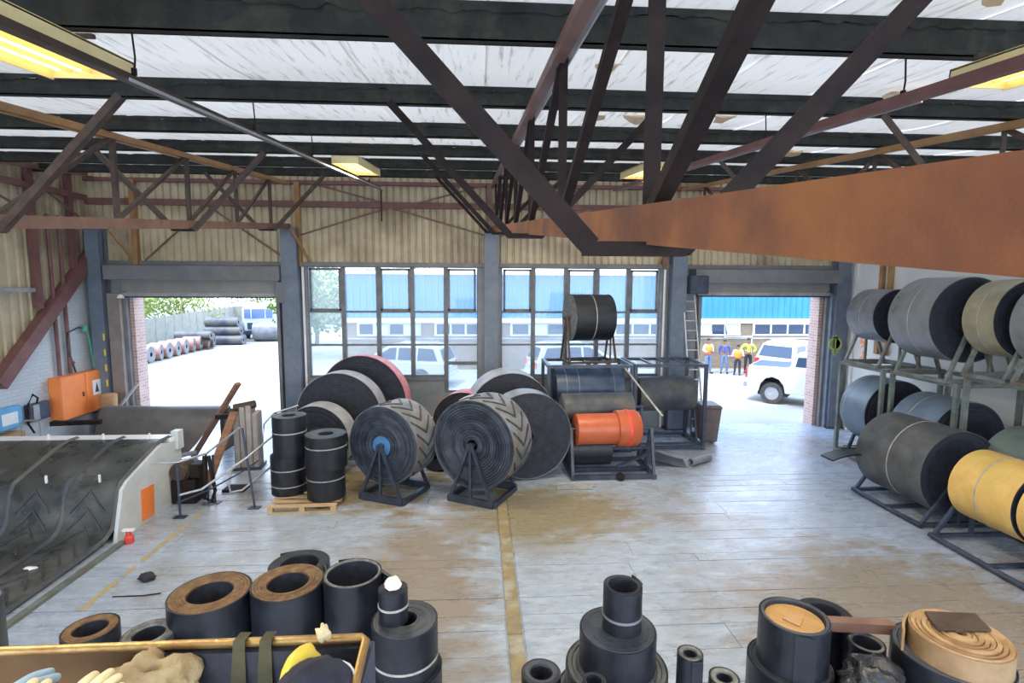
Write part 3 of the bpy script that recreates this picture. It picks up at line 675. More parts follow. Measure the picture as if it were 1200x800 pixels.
# --- drums on the pallet
pl = thing('wooden_pallet', 'pale wooden pallet under the black drums', 'pallet', (-3.32, 10.15, 0), radians(2))
for i in range(5): MB().box(-.62, .62, -.5 + i*.22, -.5 + i*.22 + .12, .10, .122).build('deck_board', WOOD, pl)
for yy in (-.5, -.05, .40): MB().box(-.62, .62, yy, yy + .1, .0, .02).build('bottom_board', WOOD, pl)
for xx in (-.62, -.05, .52):
    for yy in (-.5, -.05, .40): MB().box(xx, xx + .1, yy, yy + .1, .02, .10).build('pallet_block', WOOD, pl)
dk = dict(wraps=7, d=.004)
standing('belt_drum', 'lower black strapped roll at the left of the pallet', -3.78, 10.42, .122, .88, .335, .10, straps=(.12, -.2), **dk)
standing('belt_drum', 'upper black strapped roll stacked on the left of the pallet', -3.74, 10.42, .882, 1.66, .315, .13, RUB, RUBD, straps=(.08,), **dk)
standing('belt_drum', 'lower black roll at the right of the pallet', -2.98, 10.15, .122, .72, .36, .12, straps=(.1,), **dk)
standing('belt_drum', 'upper black roll with a loose end on the right of the pallet', -2.96, 10.15, .722, 1.36, .385, .14, RUB, RUBD, straps=(.1,), tail=(1.2, .9, .012), **dk)

# ================================================================ CENTRAL RACKS
def rack(name, label, x0, x1, y0, y1, h, m, low=.12, grid=False, grp=None, cat='rack', bw=.08):
    cx, cy = (x0+x1)/2, (y0+y1)/2; t = thing(name, label, cat, (cx, cy, 0), group=grp)
    a, b, c, d = x0-cx, x1-cx, y0-cy, y1-cy
    for x in (a, b):
        for y in (c, d): MB().box(x-bw/2, x+bw/2, y-bw/2, y+bw/2, 0, h).build('post', m, t)
    for z in (h, low):
        for y in (c, d): MB().box(a+bw/2, b-bw/2, y-bw/2, y+bw/2, z-bw, z).build('cross_beam', m, t)
        for x in (a, b): MB().box(x-bw/2, x+bw/2, c+bw/2, d-bw/2, z-bw, z).build('side_beam', m, t)
    if grid:
        for k in range(1, 4): x = a + (b-a)*k/4; MB().box(x-.03, x+.03, c+bw/2, d-bw/2, h-.05, h-.005).build('shelf_bar', m, t)
    return t
rack('steel_rack', 'grey-blue steel rack frame in the centre with a reel on its top', 1.72, 3.82, 12.95, 14.2, 2.25, STEELB, grid=True, grp='steel rack frames in the centre')
rack('steel_rack', 'grey-blue steel rack frame in front of the right window, bin beside it', 3.95, 5.78, 13.05, 14.3, 2.25, STEELB, grid=True, grp='steel rack frames in the centre')
def small_stand(name, label, c, wx, dy, h, zb, m, rz=0):
    t = thing(name, label, 'reel stand', (c[0], c[1], zb), rz)
    for s in (-1, 1):
        MB().bar((s*wx, -dy, .03), (s*wx, dy, .03), .06, .06).build('base_rail', m, t)
        for a in (-1, 1): MB().bar((s*wx, a*dy*.9, .06), (s*(wx - .02), a*.03, h), .045, .045).build('stand_leg', m, t)
        MB().bar((s*wx, 0, .06), (s*wx, 0, h), .035, .035, up=(0, 1, 0)).build('stand_post', m, t)
    for a in (-1, 1): MB().bar((-wx, a*dy, .03), (wx, a*dy, .03), .06, .06).build('base_rail', m, t)
    MB().tube([(-wx - .06, 0, h), (wx + .06, 0, h)], .04, 12).build('axle', m, t, smooth=40)
    return t
# axis along X: az = 90deg
lying('belt_reel', 'black belt reel with grey end face standing on top of the centre rack', (2.82, 13.55, 3.40), radians(81), .60, .06, 1.05, RUB, GREYEDGE, wraps=12, straps=(.0,), core=STEELB)
small_stand('reel_stand', 'open steel stand holding the reel on top of the centre rack', (2.82, 13.55), .62, .40, 1.15, 2.25, STEELBR, radians(9))
lying('belt_roll', 'dark blue-black belt roll lying inside the centre rack', (2.75, 13.55, 1.55), radians(85), .60, .1, 1.75, mat('blue_black_belt', (.025, .045, .09), (.05, .08, .14), .35, scale=3), RUBF, straps=(-.62, -.30, .62), strapm=RUBG)
small_stand('reel_stand', 'dark steel stand inside the centre rack', (2.75, 13.55), .92, .45, 1.5, 0.12, STEELB, radians(5))
lying('belt_roll', 'dark belt roll lying inside the right-hand rack by the bin', (4.87, 13.6, 1.38), radians(88), .46, .08, 1.5, RUBD, RUBF)
small_stand('reel_stand', 'dark steel stand inside the right-hand rack', (4.87, 13.6), .80, .45, 1.35, .12, STEELB)
# front centre: black roll behind orange-wrapped roll on a low stand
lying('belt_roll', 'black belt roll lying above and behind the orange wrapped roll', (2.75, 12.15, 1.34), radians(87), .36, .08, 1.66, RUBD, RUBG, wraps=6)
orr = lying('wrapped_roll', 'orange plastic wrapped belt roll on the low stand in the centre', (2.82, 11.35, 1.06), radians(87), .34, .06, 1.42, ORANGE, ORANGE, wraps=4)
MB().lathe([(.345, .18), (.40, .20), (.41, .62), (.36, .70), (.345, .70)], 40, Matrix.Translation((0, 0, .34)) @ AX).build('wrap_collar', ORANGE, orr, smooth=50)
MB().lathe([(.412, .40), (.42, .42), (.42, .46), (.412, .48)], 40, Matrix.Translation((0, 0, .34)) @ AX, close=True).build('band', REDP, orr, smooth=50)
lying('belt_roll', 'small dark belt roll low in the stand below the orange roll', (2.45, 11.7, .52), radians(90), .38, .08, 1.0, RUB, RUBF)
st = thing('reel_stand', 'long dark steel stand under the orange wrapped roll', 'reel stand', (2.9, 11.55, 0))
for s, x in ((-1, -.88), (1, .92)):
    MB().bar((x, -.55, .05), (x, .75, .05), .09, .10).build('base_rail', STEELB, st)
    for a, b in ((-.5, -.22), (.15, -.18), (.7, .55)): MB().bar((x, a, .08), (x, b, 1.05), .06, .06).build('stand_leg', STEELB, st)
    MB().bar((x, .0, .55), (x, .65, .12), .05, .05).build('brace', STEELB, st)
for y in (-.5, .0, .7): MB().bar((-.88, y, .06), (.92, y, .06), .08, .10).build('base_rail', STEELB, st)
MB().bar((.1, -.5, .3), (.92, -.1, .45), .06, .05).build('brace', STEELB, st)
MB().bar((.1, .0, .55), (.92, .0, .55), .05, .05).build('brace', STEELB, st)
MB().tube([(-.95, -.2, 1.06), (.98, -.2, 1.06)], .035, 10).build('axle', STEELB, st)
MB().tube([(-.95, .58, 1.36), (.98, .58, 1.36)], .035, 10).build('axle', STEELB, st)
for x in (-.9, .94): MB().bar((x, .56, 1.0), (x, .58, 1.38), .05, .05).build('stand_post', STEELB, st)
MB().lathe([(0, -.04), (.09, -.04), (.09, .04), (0, .04)], 14, Matrix.Translation((.15, -.58, .09)) @ AX).build('wheel', DARKBR, st, smooth=40)
tag(MB().bar((3.62, 13.0, 2.2), (4.0, 11.15, 1.38), .05, .012).build('hanging_strap', STRAP), 'white strap sagging from the centre rack down to the orange roll', 'strap')
# white rags near stand
m = MB(); 
for i in range(7):
    a = random.uniform(-.3, .3); m.bar((random.uniform(-.45, .2), random.uniform(-.1, .1), .02), (random.uniform(-.1, .45), random.uniform(-.1, .1), .03), .05, .025)
tag(m.build('string_scraps', STRAP, loc=(2.05, 10.62, 0)), 'tangle of white string lying on the floor in front of the orange roll', 'string')

# belt scrap on the floor with a rolled end
sc_t = thing('belt_offcut', 'grey belt offcut with a rolled end lying on the floor left of the bin', 'belt offcut', (4.6, 12.1, 0), radians(-12))
vs = []; fs = []
for i in range(13):
    u = i/12; z = .03 + .04*sin(u*5) + (0.25*(1-u)**3)
    for yv in (-.42 + .12*u, .38 - .1*u): vs += [(-.75 + 1.3*u, yv, z), (-.75 + 1.3*u, yv, z - .012)]
for i in range(12):
    o = 4*i; fs += [(o, o+4, o+6, o+2), (o+1, o+3, o+7, o+5), (o, o+1, o+5, o+4), (o+2, o+6, o+7, o+3)]
MB().add(vs, fs).build('sheet', RUBD, sc_t, smooth=60)
MB().lathe([(.06, -.34), (.09, -.34), (.09, .34), (.06, .34)], 20, Matrix.Translation((.66, .02, .10)) @ Matrix.Rotation(radians(-48), 4, 'Z') @ AX, close=True).build('rolled_end', RUBG, sc_t, smooth=40)

# wheelie bin
bn = thing('wheelie_bin', 'brown-grey wheeled rubbish bin beside the right doorway', 'bin', (6.17, 13.75, 0), radians(-4))
def taper(m, x0, x1, y0, y1, z0, X0, X1, Y0, Y1, z1):
    return m.add([(x0,y0,z0),(x1,y0,z0),(x1,y1,z0),(x0,y1,z0),(X0,Y0,z1),(X1,Y0,z1),(X1,Y1,z1),(X0,Y1,z1)], [(3,2,1,0),(4,5,6,7),(0,1,5,4),(1,2,6,5),(2,3,7,6),(3,0,4,7)])
taper(MB(), -.21, .21, -.24, .26, .06, -.27, .27, -.33, .33, .98).build('bin_body', BINM, bn, bevel=.02)
taper(MB(), -.29, .29, -.37, .37, .985, -.26, .26, -.3, .34, 1.07).build('lid', BINM, bn, bevel=.02)
MB().box(-.25, .25, .36, .41, .93, .97).build('handle', BINM, bn)
for s in (-.27, .27): MB().lathe([(0, -.03), (.1, -.03), (.1, .03), (0, .03)], 18, Matrix.Translation((s, .25, .1)) @ Matrix.Rotation(pi/2, 4, 'Y')).build('wheel', TYRE, bn, smooth=40)

# ladder
ld = thing('aluminium_ladder', 'tall aluminium ladder leaning on the wall right of the right window', 'ladder', (6.2, 14.5, 0))
for s in (-.17, .17): MB().bar((s + .02, -.1, 0), (s - .17, .52, 3.95), .03, .07).build('stile', ALU, ld)
for i in range(14):
    u = (i + .6) / 14.2; MB().tube([(-.17 + .02 - .19*u, -.1 + .62*u, 3.95*u), (.17 + .02 - .19*u, -.1 + .62*u, 3.95*u)], .016, 8).build('rung', ALU, ld)

# ================================================================ RIGHT SIDE RACKS AND REELS
rk = dict(grp='steel rack frames along the right wall', cat='rack')
rack('wall_rack', 'grey steel rack frame farthest back along the right wall', 9.15, 10.55, 11.35, 12.75, 2.36, STEELG, **rk)
rack('wall_rack', 'grey steel rack frame in the middle of the right wall row', 9.22, 10.55, 9.55, 11.15, 2.36, STEELG, **rk)
rack('wall_rack', 'grey steel rack frame nearest the camera along the right wall', 9.22, 10.55, 7.3, 9.35, 2.56, STEELG, **rk)
def cradle(label, cx, cy, zb, wx, ly, h, m):
    t = thing('reel_cradle', label, 'reel stand', (cx, cy, zb))
    for a in (-1, 1):
        y = a*ly
        MB().bar((-wx, y, .035), (wx, y, .035), .06, .07).build('base_rail', m, t)
        for s in (-1, 1): MB().bar((s*wx*.95, y, .05), (s*.05, y, h), .06, .06, up=(0, 1, 0)).build('stand_leg', m, t)
        MB().bar((0, y, .05), (0, y, h), .045, .045, up=(0, 1, 0)).build('stand_post', m, t)
    for s in (-1, 1): MB().bar((s*wx, -ly, .035), (s*wx, ly, .035), .06, .07).build('base_rail', m, t)
    MB().tube([(0, -ly - .04, h), (0, ly + .04, h)], .035, 10).build('axle', m, t)
    return t
SILV = mat('grey_sheen_belt', (.15, .16, .17), (.24, .25, .26), .33, scale=2, rvar=.08)
KHAK = mat('khaki_belt', (.24, .21, .14), (.36, .33, .22), .4, scale=2)
tops = [('dark belt reel with a grey lower half, farthest back on top of the right racks', (9.6, 12.0, 3.55), .62, .92, RUBG, 2.36),
        ('large grey belt reel second from the back on top of the right racks', (9.55, 10.25, 3.58), .84, 1.08, SILV, 2.36),
        ('narrow khaki belt reel third from the back on top of the right racks', (9.6, 8.93, 3.66), .70, .62, KHAK, 2.56),
        ('grey belt reel with a white strap at the right edge, on top of the racks', (9.6, 8.0, 3.62), .74, .62, SILV, 2.56)]
for lab, c, ro, w, ms, zb in tops:
    lying('belt_reel', lab, c, radians(2), ro, .07, w, ms, RUBF, wraps=10, straps=(0.0,), core=STEELB, group='belt reels on top of the right racks')
    cradle('grey steel cradle under the ' + lab.replace(' on top of the right racks', '').replace(', on top of the racks', '').replace('belt ', '').replace(' at the right edge', '').replace(',', ''), c[0], c[1], zb, .52, w/2 + .08, c[2] - zb, STEELG)
BLUSH = mat('blue_sheen_belt', (.10, .15, .22), (.17, .23, .30), .35, scale=2)
lows = [('blue-grey belt roll inside the farthest rack along the right wall', (9.75, 12.0, 1.25), .80, .85, BLUSH, (.3,)),
        ('blue-black belt roll with a white strap inside the middle right rack', (9.75, 10.3, 1.15), .80, 1.1, BLUSH, (.15,)),
        ('greenish dusty belt roll inside the nearest right rack', (9.6, 8.1, 1.05), .72, 1.1, mat('green_dust_belt', (.10, .14, .13), (.18, .21, .19), .45, scale=2), ())]
for lab, c, ro, w, ms, stp in lows:
    lying('belt_roll', lab, c, 0, ro, .07, w, ms, RUBF, wraps=8, straps=stp)
    cradle('dark steel cradle under the ' + lab.split(' inside')[0].replace(' with a white strap', ''), c[0], c[1], .0, .5, w/2 + .08, c[2], STEELB)
# floor row
bg = lying('belt_roll', 'big black belt roll with a white strap on the floor at right', (8.42, 9.3, .93), radians(-3), .77, .1, 1.5, mat('black_dusty_belt', (.05, .052, .055), (.11, .11, .11), .4, scale=2), RUBF, straps=(-.02,), wraps=14)
tl = MB(); vs = []; fs = []
for i in range(9):
    u = i/8; z = .62 + .10*u - .16*u*u; xx = -.70 - .75*u
    for yy in (-.55, -.2): vs += [(xx, yy - .1*u, z), (xx, yy - .1*u, z - .03)]
for i in range(8):
    o = 4*i; fs += [(o, o+4, o+6, o+2), (o+1, o+3, o+7, o+5), (o, o+1, o+5, o+4), (o+2, o+6, o+7, o+3)]
fs.append((32, 33, 35, 34))
o = tl.add(vs, fs).build('loose_end', RUB, bg, smooth=50); o.location = (0, 1.15, .1)
def sled(label, cx, y0, y1, wx, zc, m):
    cy = (y0+y1)/2; t = thing('reel_stand', label, 'reel stand', (cx, cy, 0)); L = (y1-y0)/2
    for s in (-1, 1): MB().tube([(s*wx, -L, .06), (s*wx, -L*.3, .045), (s*wx, L, .06)], .045, 8).build('runner', m, t, smooth=50)
    for y in (-L*.95, L*.95):
        MB().bar((-wx, y, .06), (wx, y, .06), .06, .06).build('cross_bar', m, t)
        for s in (-1, 1): MB().bar((s*wx*.95, y, .08), (s*.05, y, zc), .055, .055, up=(0, 1, 0)).build('stand_leg', m, t)
        MB().bar((0, y, .08), (0, y, zc), .05, .05, up=(0, 1, 0)).build('stand_post', m, t)
    MB().bar((-wx, 0, .05), (wx, 0, .05), .06, .05).build('cross_bar', m, t)
    MB().tube([(0, -L - .05, zc), (0, L + .05, zc)], .04, 10).build('axle', m, t)
    return t
sled('black steel sled stand under the big black roll at right', 8.42, 8.43, 10.15, .7, .93, STEELB)
yb = lying('belt_roll', 'yellow belt roll with a loose strap at the right edge', (8.30, 7.50, .98), radians(-2), .58, .4, 1.0, YELB, RUBF, straps=(.05,), wraps=2)
lying('belt_roll', 'dull yellow belt roll with a black edge, nearest at the right edge', (8.28, 6.62, .98), radians(-2), .52, .3, .6, YELB, RUB, wraps=2)
MB().box(-.2, .55, -.1, .9, .02, .10).build('red_tray', REDP, None, loc=(8.2, 6.0, .12)).name = 'plastic_tray'
tag(bpy.data.objects['plastic_tray'], 'red plastic tray lying under the yellow rolls at the right edge', 'tray')
sled('black steel sled stand under the yellow rolls at the right edge', 8.28, 6.1, 8.12, .68, .98, STEELB)

# ================================================================ LEFT: BELT TABLES
X0, X1 = -9.75, -5.98
tb = thing('belt_table', 'grey belt inspection table with three belts draped over its front', 'work table', (0, 0, 0))
MB().prism([(8.62, 0), (10.6, 0), (10.6, 1.16), (9.95, 1.22), (9.0, .90), (8.86, .80)], 'X', X1, X1 + .06).build('side_panel', mat('pale_grey_enamel', (.50, .53, .55), (.60, .62, .63), .45, scale=3), tb)
MB().prism([(9.28, .06), (9.62, .04), (9.66, .60), (9.30, .62)], 'X', X1 + .061, X1 + .075).build('hatch', ORBOX, tb)
MB().prism([(8.7, 0), (10.6, 0), (10.6, 1.1), (9.0, .82)], 'X', X0, X0 + .06).build('side_panel', GREYP, tb)
MB().box(X0 + .06, X1, 10.45, 10.6, .0, 1.08).build('rear_panel', MATS['pale_grey_enamel'], tb)
MB().box(X0, X1 + .04, 10.30, 10.62, 1.18, 1.25).build('top_ledge', WHITE, tb, bevel=.01)
MB().box(X1 - .02, X1 + .12, 10.42, 10.6, 1.0, 1.36).build('end_post', MATS['pale_grey_enamel'], tb)
MB().tube([(X0 + .1, 10.1, 1.08), (X1 - .05, 10.1, 1.08)], .10, 16).build('roller', STEELG, tb, smooth=40)
MB().tube([(X0 + .1, 9.0, .74), (X1 - .05, 9.0, .74)], .10, 16).build('roller', STEELG, tb, smooth=40)
prof = [(10.42, 1.235), (10.15, 1.235), (9.9, 1.19), (9.4, 1.02), (9.05, .905), (8.94, .85), (8.88, .74), (8.83, .55), (8.77, .34), (8.68, .18), (8.50, .09), (8.1, .055), (7.2, .03), (6.0, .025), (4.2, .025)]
def belt_strip(xa, xb, m, name='belt', lift=0):
    vs = []; fs = []; n_ = len(prof)
    for i, (y, z) in enumerate(prof):
        a, b = prof[max(i-1, 0)], prof[min(i+1, n_-1)]; d = Vector((b[0]-a[0], b[1]-a[1])).normalized(); nrm = Vector((d.y, -d.x))
        if nrm.y < 0: nrm = -nrm
        for x in (xa, xb):
            vs += [(x, y + nrm.x*(.012 + lift), z + nrm.y*(.012 + lift)), (x, y, z)]
    for i in range(n_-1):
        o = 4*i; fs += [(o, o+4, o+6, o+2), (o+1, o+3, o+7, o+5), (o, o+1, o+5, o+4), (o+2, o+6, o+7, o+3)]
    return MB().add(vs, fs).build(name, m, tb, smooth=40)
BLT = mat('worn_green_black_belt', (.028, .032, .034), (.065, .07, .068), .30, scale=2.5, bump=.2, bscale=20, c3=(.11, .115, .11), scale3=1.0, rvar=.12)
b1 = belt_strip(X0 + .1, -7.76, BLT); b2 = belt_strip(-7.70, -6.90, BLT); b3 = belt_strip(-6.84, X1 - .02, BLT)
for xx in (-7.73, -6.87, X1 - .05):
    vs = []; fs = []
    for y, z in prof: vs += [(xx - .05, y, z + .02), (xx, y - .01, z + .055), (xx + .05, y, z + .02)]
    for i in range(len(prof)-1): o = 3*i; fs += [(o, o+3, o+4, o+1), (o+1, o+4, o+5, o+2)]
    MB().add(vs, fs).build('belt_edge', RUBD, tb, smooth=50)
# arc length parameter along the profile
S = [0]
for a, b in zip(prof, prof[1:]): S.append(S[-1] + hypot(b[0]-a[0], b[1]-a[1]))
def at_s(s):
    for i in range(len(S)-1):
        if s <= S[i+1]:
            u = (s - S[i]) / (S[i+1] - S[i]); a, b = prof[i], prof[i+1]; d = Vector((b[0]-a[0], b[1]-a[1])).normalized(); nn = Vector((d.y, -d.x))
            if nn.y < 0: nn = -nn
            return a[0] + (b[0]-a[0])*u + nn.x*.012, a[1] + (b[1]-a[1])*u + nn.y*.012, nn
    return prof[-1][0], prof[-1][1] + .012, Vector((0, 1))
for cx, par in ((-7.32, b2), (-6.46, b3)):
    s = 1.62
    while s < 6.0:
        vs = []; fs = []
        for sg in (-1, 1):
            base = len(vs)
            for i in range(6):
                u = i/5; ss = s + .34*u; 
                for ds in (-.026, .026):
                    y, z, nn = at_s(ss + ds)
                    for hh in (0, .016): vs.append((cx + sg*u*.27, y + nn.x*hh, z + nn.y*hh))
            for i in range(5):
                o = base + 4*i
                for q in ((1,3,7,5), (0,1,5,4), (2,6,7,3)): fs.append(tuple(o + j for j in q))
        MB().add(vs, fs).build('cleat', CLEAT, par); s += .30
for yy, zz in ((10.33, 1.22), (8.95, .90)):
    for xx in (-9.2, -8.2, -7.2, -6.35): MB().box(xx - .012, xx + .012, yy, yy + .03, zz, zz + .13).build('guide_pin', WHITE, tb)
MB().tube([(-8.9, 10.6, 1.2), (-8.9, 10.6, 1.5), (-8.8, 10.6, 1.56), (-8.6, 10.6, 1.56), (-8.55, 10.6, 1.5), (-8.55, 10.6, 1.2)], .018, 8).build('hoop', STEELG, tb)
tag(MB().box(-.045, .045, -.2, 4.1, 0, .05).build('steel_edging', STEELG, loc=(-5.80, 4.5, 0)), 'steel edging strip along the belt lying on the floor at left', 'edging')
# motor
mt = thing('drive_motor', 'dark electric drive motor on the back end of the belt table', 'motor', (-5.75, 10.35, .62))
MB().lathe([(0, -.22), (.15, -.22), (.17, -.18), (.17, .16), (.13, .22), (0, .22)], 22, AX).build('motor_body', STEELBR, mt, smooth=40)
for i in range(5): MB().lathe([(.168, -.15 + i*.06), (.185, -.15 + i*.06), (.185, -.13 + i*.06), (.168, -.13 + i*.06)], 22, AX, close=True).build('fin', STEELBR, mt)
MB().box(.16, .38, -.15, .15, -.14, .14).build('gearbox', DARKBR, mt, bevel=.02)
MB().box(-.16, .3, -.2, .2, -.62, -.15).build('bracket', DARKBR, mt, bevel=.02)
tag(MB().box(-.13, .3, -.2, .12, 0, .05).build('metal_plate', DARKBR, loc=(-5.1, 10.9, 0)), 'small dark metal plate on the floor behind the drive motor', 'plate')
# red object at panel corner
fe = thing('red_valve', 'small red and white valve at the floor corner of the belt table', 'valve', (-5.72, 8.62, 0))
MB().lathe([(0, 0), (.07, 0), (.07, .1), (.04, .13), (.04, .2), (0, .2)], 12).build('valve_body', REDP, fe, smooth=40)
MB().box(-.09, .09, -.03, .03, .2, .23).build('valve_handle', WHITE, fe)

# rear belt table
rt = thing('rear_belt_table', 'rear table with one dark belt hanging over it in front of the left doorway', 'work table', (0, 0, 0))
prof2 = [(14.0, 1.02), (13.75, 1.12), (13.5, 1.14), (13.35, 1.05), (13.22, .85), (13.1, .6), (12.95, .38), (12.75, .24), (12.5, .2), (12.3, .26)]
vs = []; fs = []
for y, z in prof2: vs += [(-9.35 + .10*(1.1 - z), y, z + .015), (-6.45 - .55*(1.1 - z), y, z + .015), (-6.45 - .55*(1.1 - z), y, z), (-9.35 + .1*(1.1-z), y, z)]
for i in range(len(prof2)-1):
    o = 4*i; fs += [(o, o+1, o+5, o+4), (o+2, o+3, o+7, o+6), (o, o+4, o+7, o+3), (o+1, o+2, o+6, o+5)]
MB().add(vs, fs).build('belt', mat('brown_black_belt', (.10, .095, .09), (.15, .14, .135), .4, scale=2), rt, smooth=50)
for x in (-9.45, -6.5):
    MB().box(x - .05, x + .05, 13.5, 14.05, 0, .98).build('side_frame', STEELBR, rt)
MB().tube([(-9.5, 13.6, 1.02), (-6.35, 13.6, 1.02)], .09, 16).build('roller', STEELBR, rt, smooth=40)
MB().tube([(-6.6, 12.4, .32), (-7.6, 12.35, .1)], .05, 8).build('curled_edge', PALERIM, rt, smooth=40)
tag(MB().bar((-9.4, 12.55, 1.0), (-10.1, 12.95, .95), .05, .05).bar((-9.9, 12.6, .98), (-8.9, 12.75, .98), .12, .10).build('clamp_bar', DARKBR), 'dark clamp bar lying between the orange cabinet and the rear belt table', 'clamp')

# guard rails
gr = thing('guard_rail', 'grey steel pipe guard rail between the belt table and the drums', 'railing', (0, 0, 0))
def post(x, y, h, m=STEELB, lx=0, ly=0):
    MB().tube([(x, y, 0), (x + lx, y + ly, h)], .022, 8).build('rail_post', m, gr, smooth=50)
    MB().box(x - .1, x + .1, y - .07, y + .07, 0, .015).build('foot_plate', m, gr)
post(-5.42, 9.55, 1.02); post(-5.22, 10.15, .98); post(-4.25, 9.9, 1.5, lx=-.25, ly=.2); post(-4.75, 12.4, 1.25); post(-4.25, 12.9, 1.3); post(-5.12, 10.2, .95)
GALV = mat('galvanised_pipe', (.35, .38, .42), (.5, .53, .57), .35, metal=.5, scale=8)
MB().tube([(-5.95, 9.62, 1.0), (-5.42, 9.57, 1.02), (-5.2, 10.15, 1.0), (-4.55, 10.1, 1.50)], .02, 8).build('top_rail', GALV, gr, smooth=50)
MB().tube([(-5.42, 9.55, .42), (-5.1, 9.7, .46), (-4.4, 10.0, .95), (-4.25, 12.0, 1.15), (-4.2, 12.9, 1.2)], .022, 8).build('mid_rail', GALV, gr, smooth=50)
MB().tube([(-5.5, 9.6, .25), (-5.1, 9.95, .35), (-4.6, 10.2, .6), (-4.3, 10.3, .8)], .016, 8).build('low_rail', STEELB, gr, smooth=50)
MB().tube([(-4.95, 10.6, .55), (-4.95, 10.4, .30), (-4.85, 10.25, .18), (-4.65, 10.3, .2), (-4.2, 10.9, .55), (-3.95, 11.4, .7)], .022, 8).build('bent_rail', GALV, gr, smooth=50)
MB().tube([(-5.0, 12.2, .5), (-4.98, 12.3, 1.0), (-4.8, 12.4, 1.22), (-4.2, 12.9, 1.36)], .02, 8).build('bent_rail', GALV, gr, smooth=50)
tag(MB().tube([(-5.2, 10.05, .98), (-5.18, 10.0, .5), (-5.22, 10.02, .16), (-5.08, 10.0, .12), (-5.02, 10.02, .3), (-5.12, 10.05, .98)], .035, 8).build('hanging_strap', DARKBR, smooth=50), 'dark looped strap hanging over the guard rail post', 'strap')
# timbers and stack
tag(MB().bar((-7.0, 13.05, .02), (-5.52, 12.3, 1.95), .13, .07).build('timber_plank', WOODD), 'long reddish plank leaning upward in front of the left doorway', 'plank')
tag(MB().bar((-5.62, 10.85, .02), (-5.50, 12.0, 1.36), .17, .05).build('timber_plank', WOODD), 'brown plank leaning on the upright grey block by the guard rail', 'plank')
stt = thing('upright_block', 'tall grey upright block of folded belt near the left doorway', 'block', (-5.32, 12.25, 0), radians(8))
for i, (x, h) in enumerate(((-.20, 1.35), (-.07, 1.45), (.06, 1.48), (.19, 1.30))):
    MB().box(x - .06, x + .06, -.22, .22, 0, h).build('folded_sheet', mat('grey_board%d' % i, (.26 + .02*i, .25, .24), (.36, .35, .33), .7, scale=4), stt, bevel=.02)
MB().tube([(-.25, -.1, 1.42), (.2, -.1, 1.5)], .09, 10).build('rolled_top', STEELBR, stt, smooth=40)
MB().box(-.32, .3, -.26, .26, 0, .06).build('foot_plate', STEELB, stt)
MB().box(-.65, -.25, -.12, .0, 1.18, 1.28).build('arm', DARKBR, stt)
bx = thing('brown_box', 'brown round box standing on a bracket left of the left doorway', 'box', (-9.95, 14.6, .75))
MB().lathe([(0, 0), (.19, 0), (.2, .5), (.17, .52), (0, .52)], 18).build('box_body', CARD, bx, smooth=40)
MB().box(-.22, .22, -.2, .2, -.75, -.002).build('plinth', STEELBR, bx)
tag(MB().bar((-9.75, 14.2, .6), (-9.35, 14.9, 1.5), .1, .04).build('timber_plank', PALERIM), 'short pale plank leaning at the foot of the left doorway', 'plank')

# left wall fittings
cb = thing('electrical_cabinet', 'orange two-door electrical cabinet on the white brick wall', 'cabinet', (XL, 14.4, .78))
MB().box(0, .28, -.85, .78, 0, 1.10).build('cabinet_body', ORBOX, cb, bevel=.015)
for a, b in ((-.84, -.05), (-.01, .77)):
    d = MB().box(.281, .30, a, b, .02, 1.08).build('door', ORBOX, cb, bevel=.006)
    MB().box(.30, .325, b - .1, b - .06, .5, .62).build('handle', STEELB, d)
MB().box(.302, .306, .22, .52, .45, .85).build('label_plate', WHITE, cb)
MB().prism([(.30, .52), (.37, .78), (.44, .52)], 'X', .306, .309).build('warning_symbol', INK, cb)
for y in (13.85, 14.2): 
    tag(MB().tube([(XL + .08, y, 1.9), (XL + .08, y, 5.9)], .045, 10).build('conduit', REDBR, smooth=50), 'reddish vertical conduit rising from the orange cabinet, %s one' % ('nearer' if y < 14 else 'farther'), 'conduit')
tag(MB().lathe([(0, 0), (.05, 0), (.05, .05), (0, .05)], 12, Matrix.Translation((XL + .02, 14.35, 2.15)) @ Matrix.Rotation(pi/2, 4, 'Y')).build('red_button', REDP), 'small red button above the orange cabinet', 'button')
hs = thing('air_hose', 'green-topped air hose looping down the wall beside the orange cabinet', 'hose', (0, 0, 0))
MB().tube([(XL + .1, 14.35, 1.9), (XL + .12, 14.1, 2.6), (XL + .12, 14.15, 2.95), (XL + .14, 14.5, 3.06), (XL + .14, 14.75, 3.0)], .022, 8).build('hose', STEELB, hs, smooth=50)
MB().tube([(XL + .14, 14.75, 3.1), (XL + .15, 14.85, 2.7), (XL + .15, 15.0, 1.6), (XL + .2, 15.05, .6)], .025, 8).build('hose', GREENH, hs, smooth=50)
MB().lathe([(0, -.08), (.07, -.08), (.09, 0), (.07, .08), (0, .08)], 14, Matrix.Translation((XL + .14, 14.72, 3.02))).build('coupling', GREENH, hs, smooth=50)
for i in range(5): MB().box(.12, .16, -.185, -.171, 1.0 + i*.42, 1.18 + i*.42).build('tape_mark', YBLK, corner_col)
hb = thing('tool_holder', 'black tool holder with a strap loop hanging on the white brick wall', 'holder', (XL, 12.95, .95))
MB().box(0, .14, -.15, .45, .0, .42).build('holder_body', STEELB, hb, bevel=.02)
MB().box(.141, .15, -.05, .12, .03, .39).build('face_plate', PALERIM, hb)
MB().tube([(.16, -.1, -.25), (.17, -.25, 0), (.17, -.22, .45), (.16, -.05, .66), (.16, .08, .55), (.15, .05, .42)], .022, 8).build('strap_loop', DARKBR, hb, smooth=50)
bb = thing('blue_box', 'light blue plastic box on the wall at the left edge', 'box', (XL, 12.3, .95))
MB().box(0, .2, -.45, .25, 0, .5).build('box_body', BLUEBX, bb, bevel=.03)
